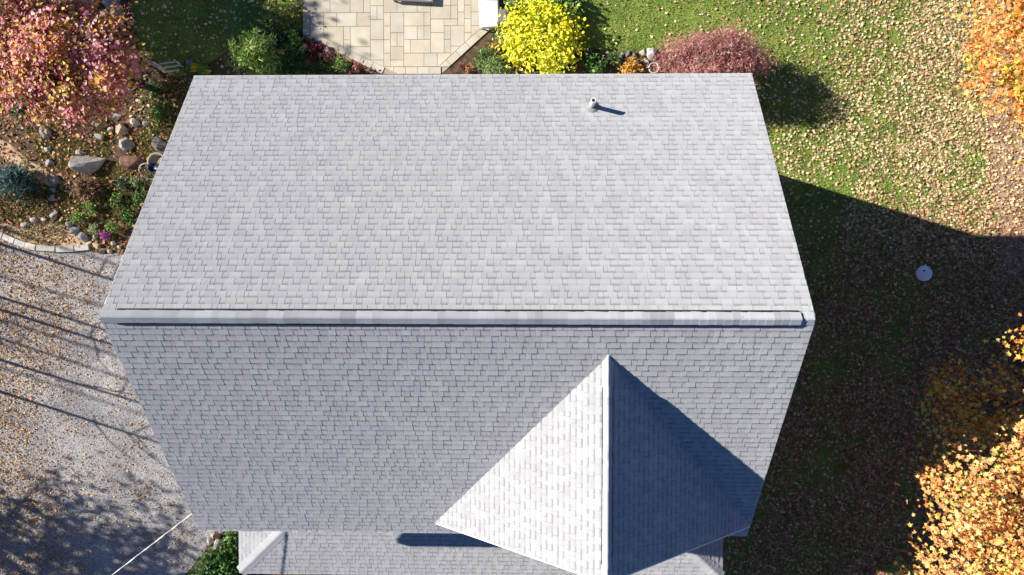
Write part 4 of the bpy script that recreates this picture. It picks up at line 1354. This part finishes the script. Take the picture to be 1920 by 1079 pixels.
litter('fallen_leaves', lx[rust], ly[rust], 0.095, [(0.36, 0.16, 0.09), (0.46, 0.23, 0.13), (0.24, 0.10, 0.06), (0.56, 0.34, 0.21)], None, 'rusty brown leaves fallen over the lawn in the house shade, tinted darker for it', 'maple')
# back lawn, shaded
lx, ly = sample(lambda x, y: not_house(x, y), -13, -6.9, 4.6, 10, 1500)
litter('fallen_leaves', lx, ly, 0.085, [(0.5, 0.36, 0.16), (0.6, 0.5, 0.3), (0.36, 0.14, 0.06), (0.6, 0.55, 0.4)], None, 'scattered leaves on the shaded back lawn left of the patio')
# rockery
lx, ly = sample(lambda x, y: in_poly(x, y, bed_left) & not_house(x, y), -18, -7.3, 0.3, 9.5, 15000)
m = rng.uniform(0, 1, len(lx)) < 0.25 + 0.75 * vnoise(lx, ly, 1.8, 15)
litter('fallen_leaves', lx[m], ly[m], 0.08, [(0.34, 0.16, 0.07), (0.5, 0.3, 0.13), (0.24, 0.10, 0.05), (0.58, 0.42, 0.22), (0.5, 0.16, 0.12)], (4, 3, 3, 2, 1), 'rusty leaves fallen among the rockery stones')
# drive
lx, ly = sample(lambda x, y: in_poly(x, y, drive_poly) & not_house(x, y), -19, -7.1, -11, 2, 62000)
e = -16.3 + 0.5 * np.sin(ly * 0.6 + 2.2)
d_ = np.clip(1.1 - (lx - e) / 1.9, 0.15, 1.0)
dens = d_ * (0.35 + 0.9 * vnoise(lx, ly, 1.5, 21)) + 0.6 * (lx < e + 0.3) * (ly < 0) + 0.22 * (vnoise(lx, ly, 2.6, 25) > 0.66)
m = rng.uniform(0, 1, len(lx)) < dens
litter('fallen_leaves', lx[m], ly[m], 0.047, [(0.42, 0.22, 0.09), (0.55, 0.36, 0.17), (0.32, 0.15, 0.06), (0.62, 0.46, 0.24), (0.24, 0.12, 0.06)], (4, 3, 3, 2, 2), 'orange brown leaves drifted over the gravel driveway')
# gravel chips
lx, ly = sample(lambda x, y: in_poly(x, y, drive_poly) & not_house(x, y), -18, -7.1, -10.6, 1.5, 60000)
n = len(lx)
tet = np.array([(0.6, 0, 0), (-0.35, 0.5, 0), (-0.3, -0.55, 0), (0.02, 0.03, 0.6)])
a = rng.uniform(0, 2 * PI, n); s_ = 0.022 * rng.uniform(0.5, 1.6, n)
vx = s_[:, None] * (tet[None, :, 0] * np.cos(a)[:, None] - tet[None, :, 1] * np.sin(a)[:, None]) + lx[:, None]
vy = s_[:, None] * (tet[None, :, 0] * np.sin(a)[:, None] + tet[None, :, 1] * np.cos(a)[:, None]) + ly[:, None]
vz = s_[:, None] * tet[None, :, 2] + 0.0125
v = np.stack([vx, vy, vz], 2).reshape(-1, 3)
f = (np.array([(0, 1, 3), (1, 2, 3), (2, 0, 3)])[None] + (np.arange(n) * 4)[:, None, None]).reshape(-1, 3)
cl = np.repeat(pick_cols(n, [(0.30, 0.29, 0.30), (0.42, 0.40, 0.38), (0.2, 0.2, 0.22), (0.5, 0.46, 0.4)], None, 0.2), 4, axis=0)
o = link('gravel_chips', np_mesh('gravel_chips', v, f, cl), None, M_['litter'])
tag(o, 'loose grey gravel chips of the driveway', 'gravel', kind='stuff')
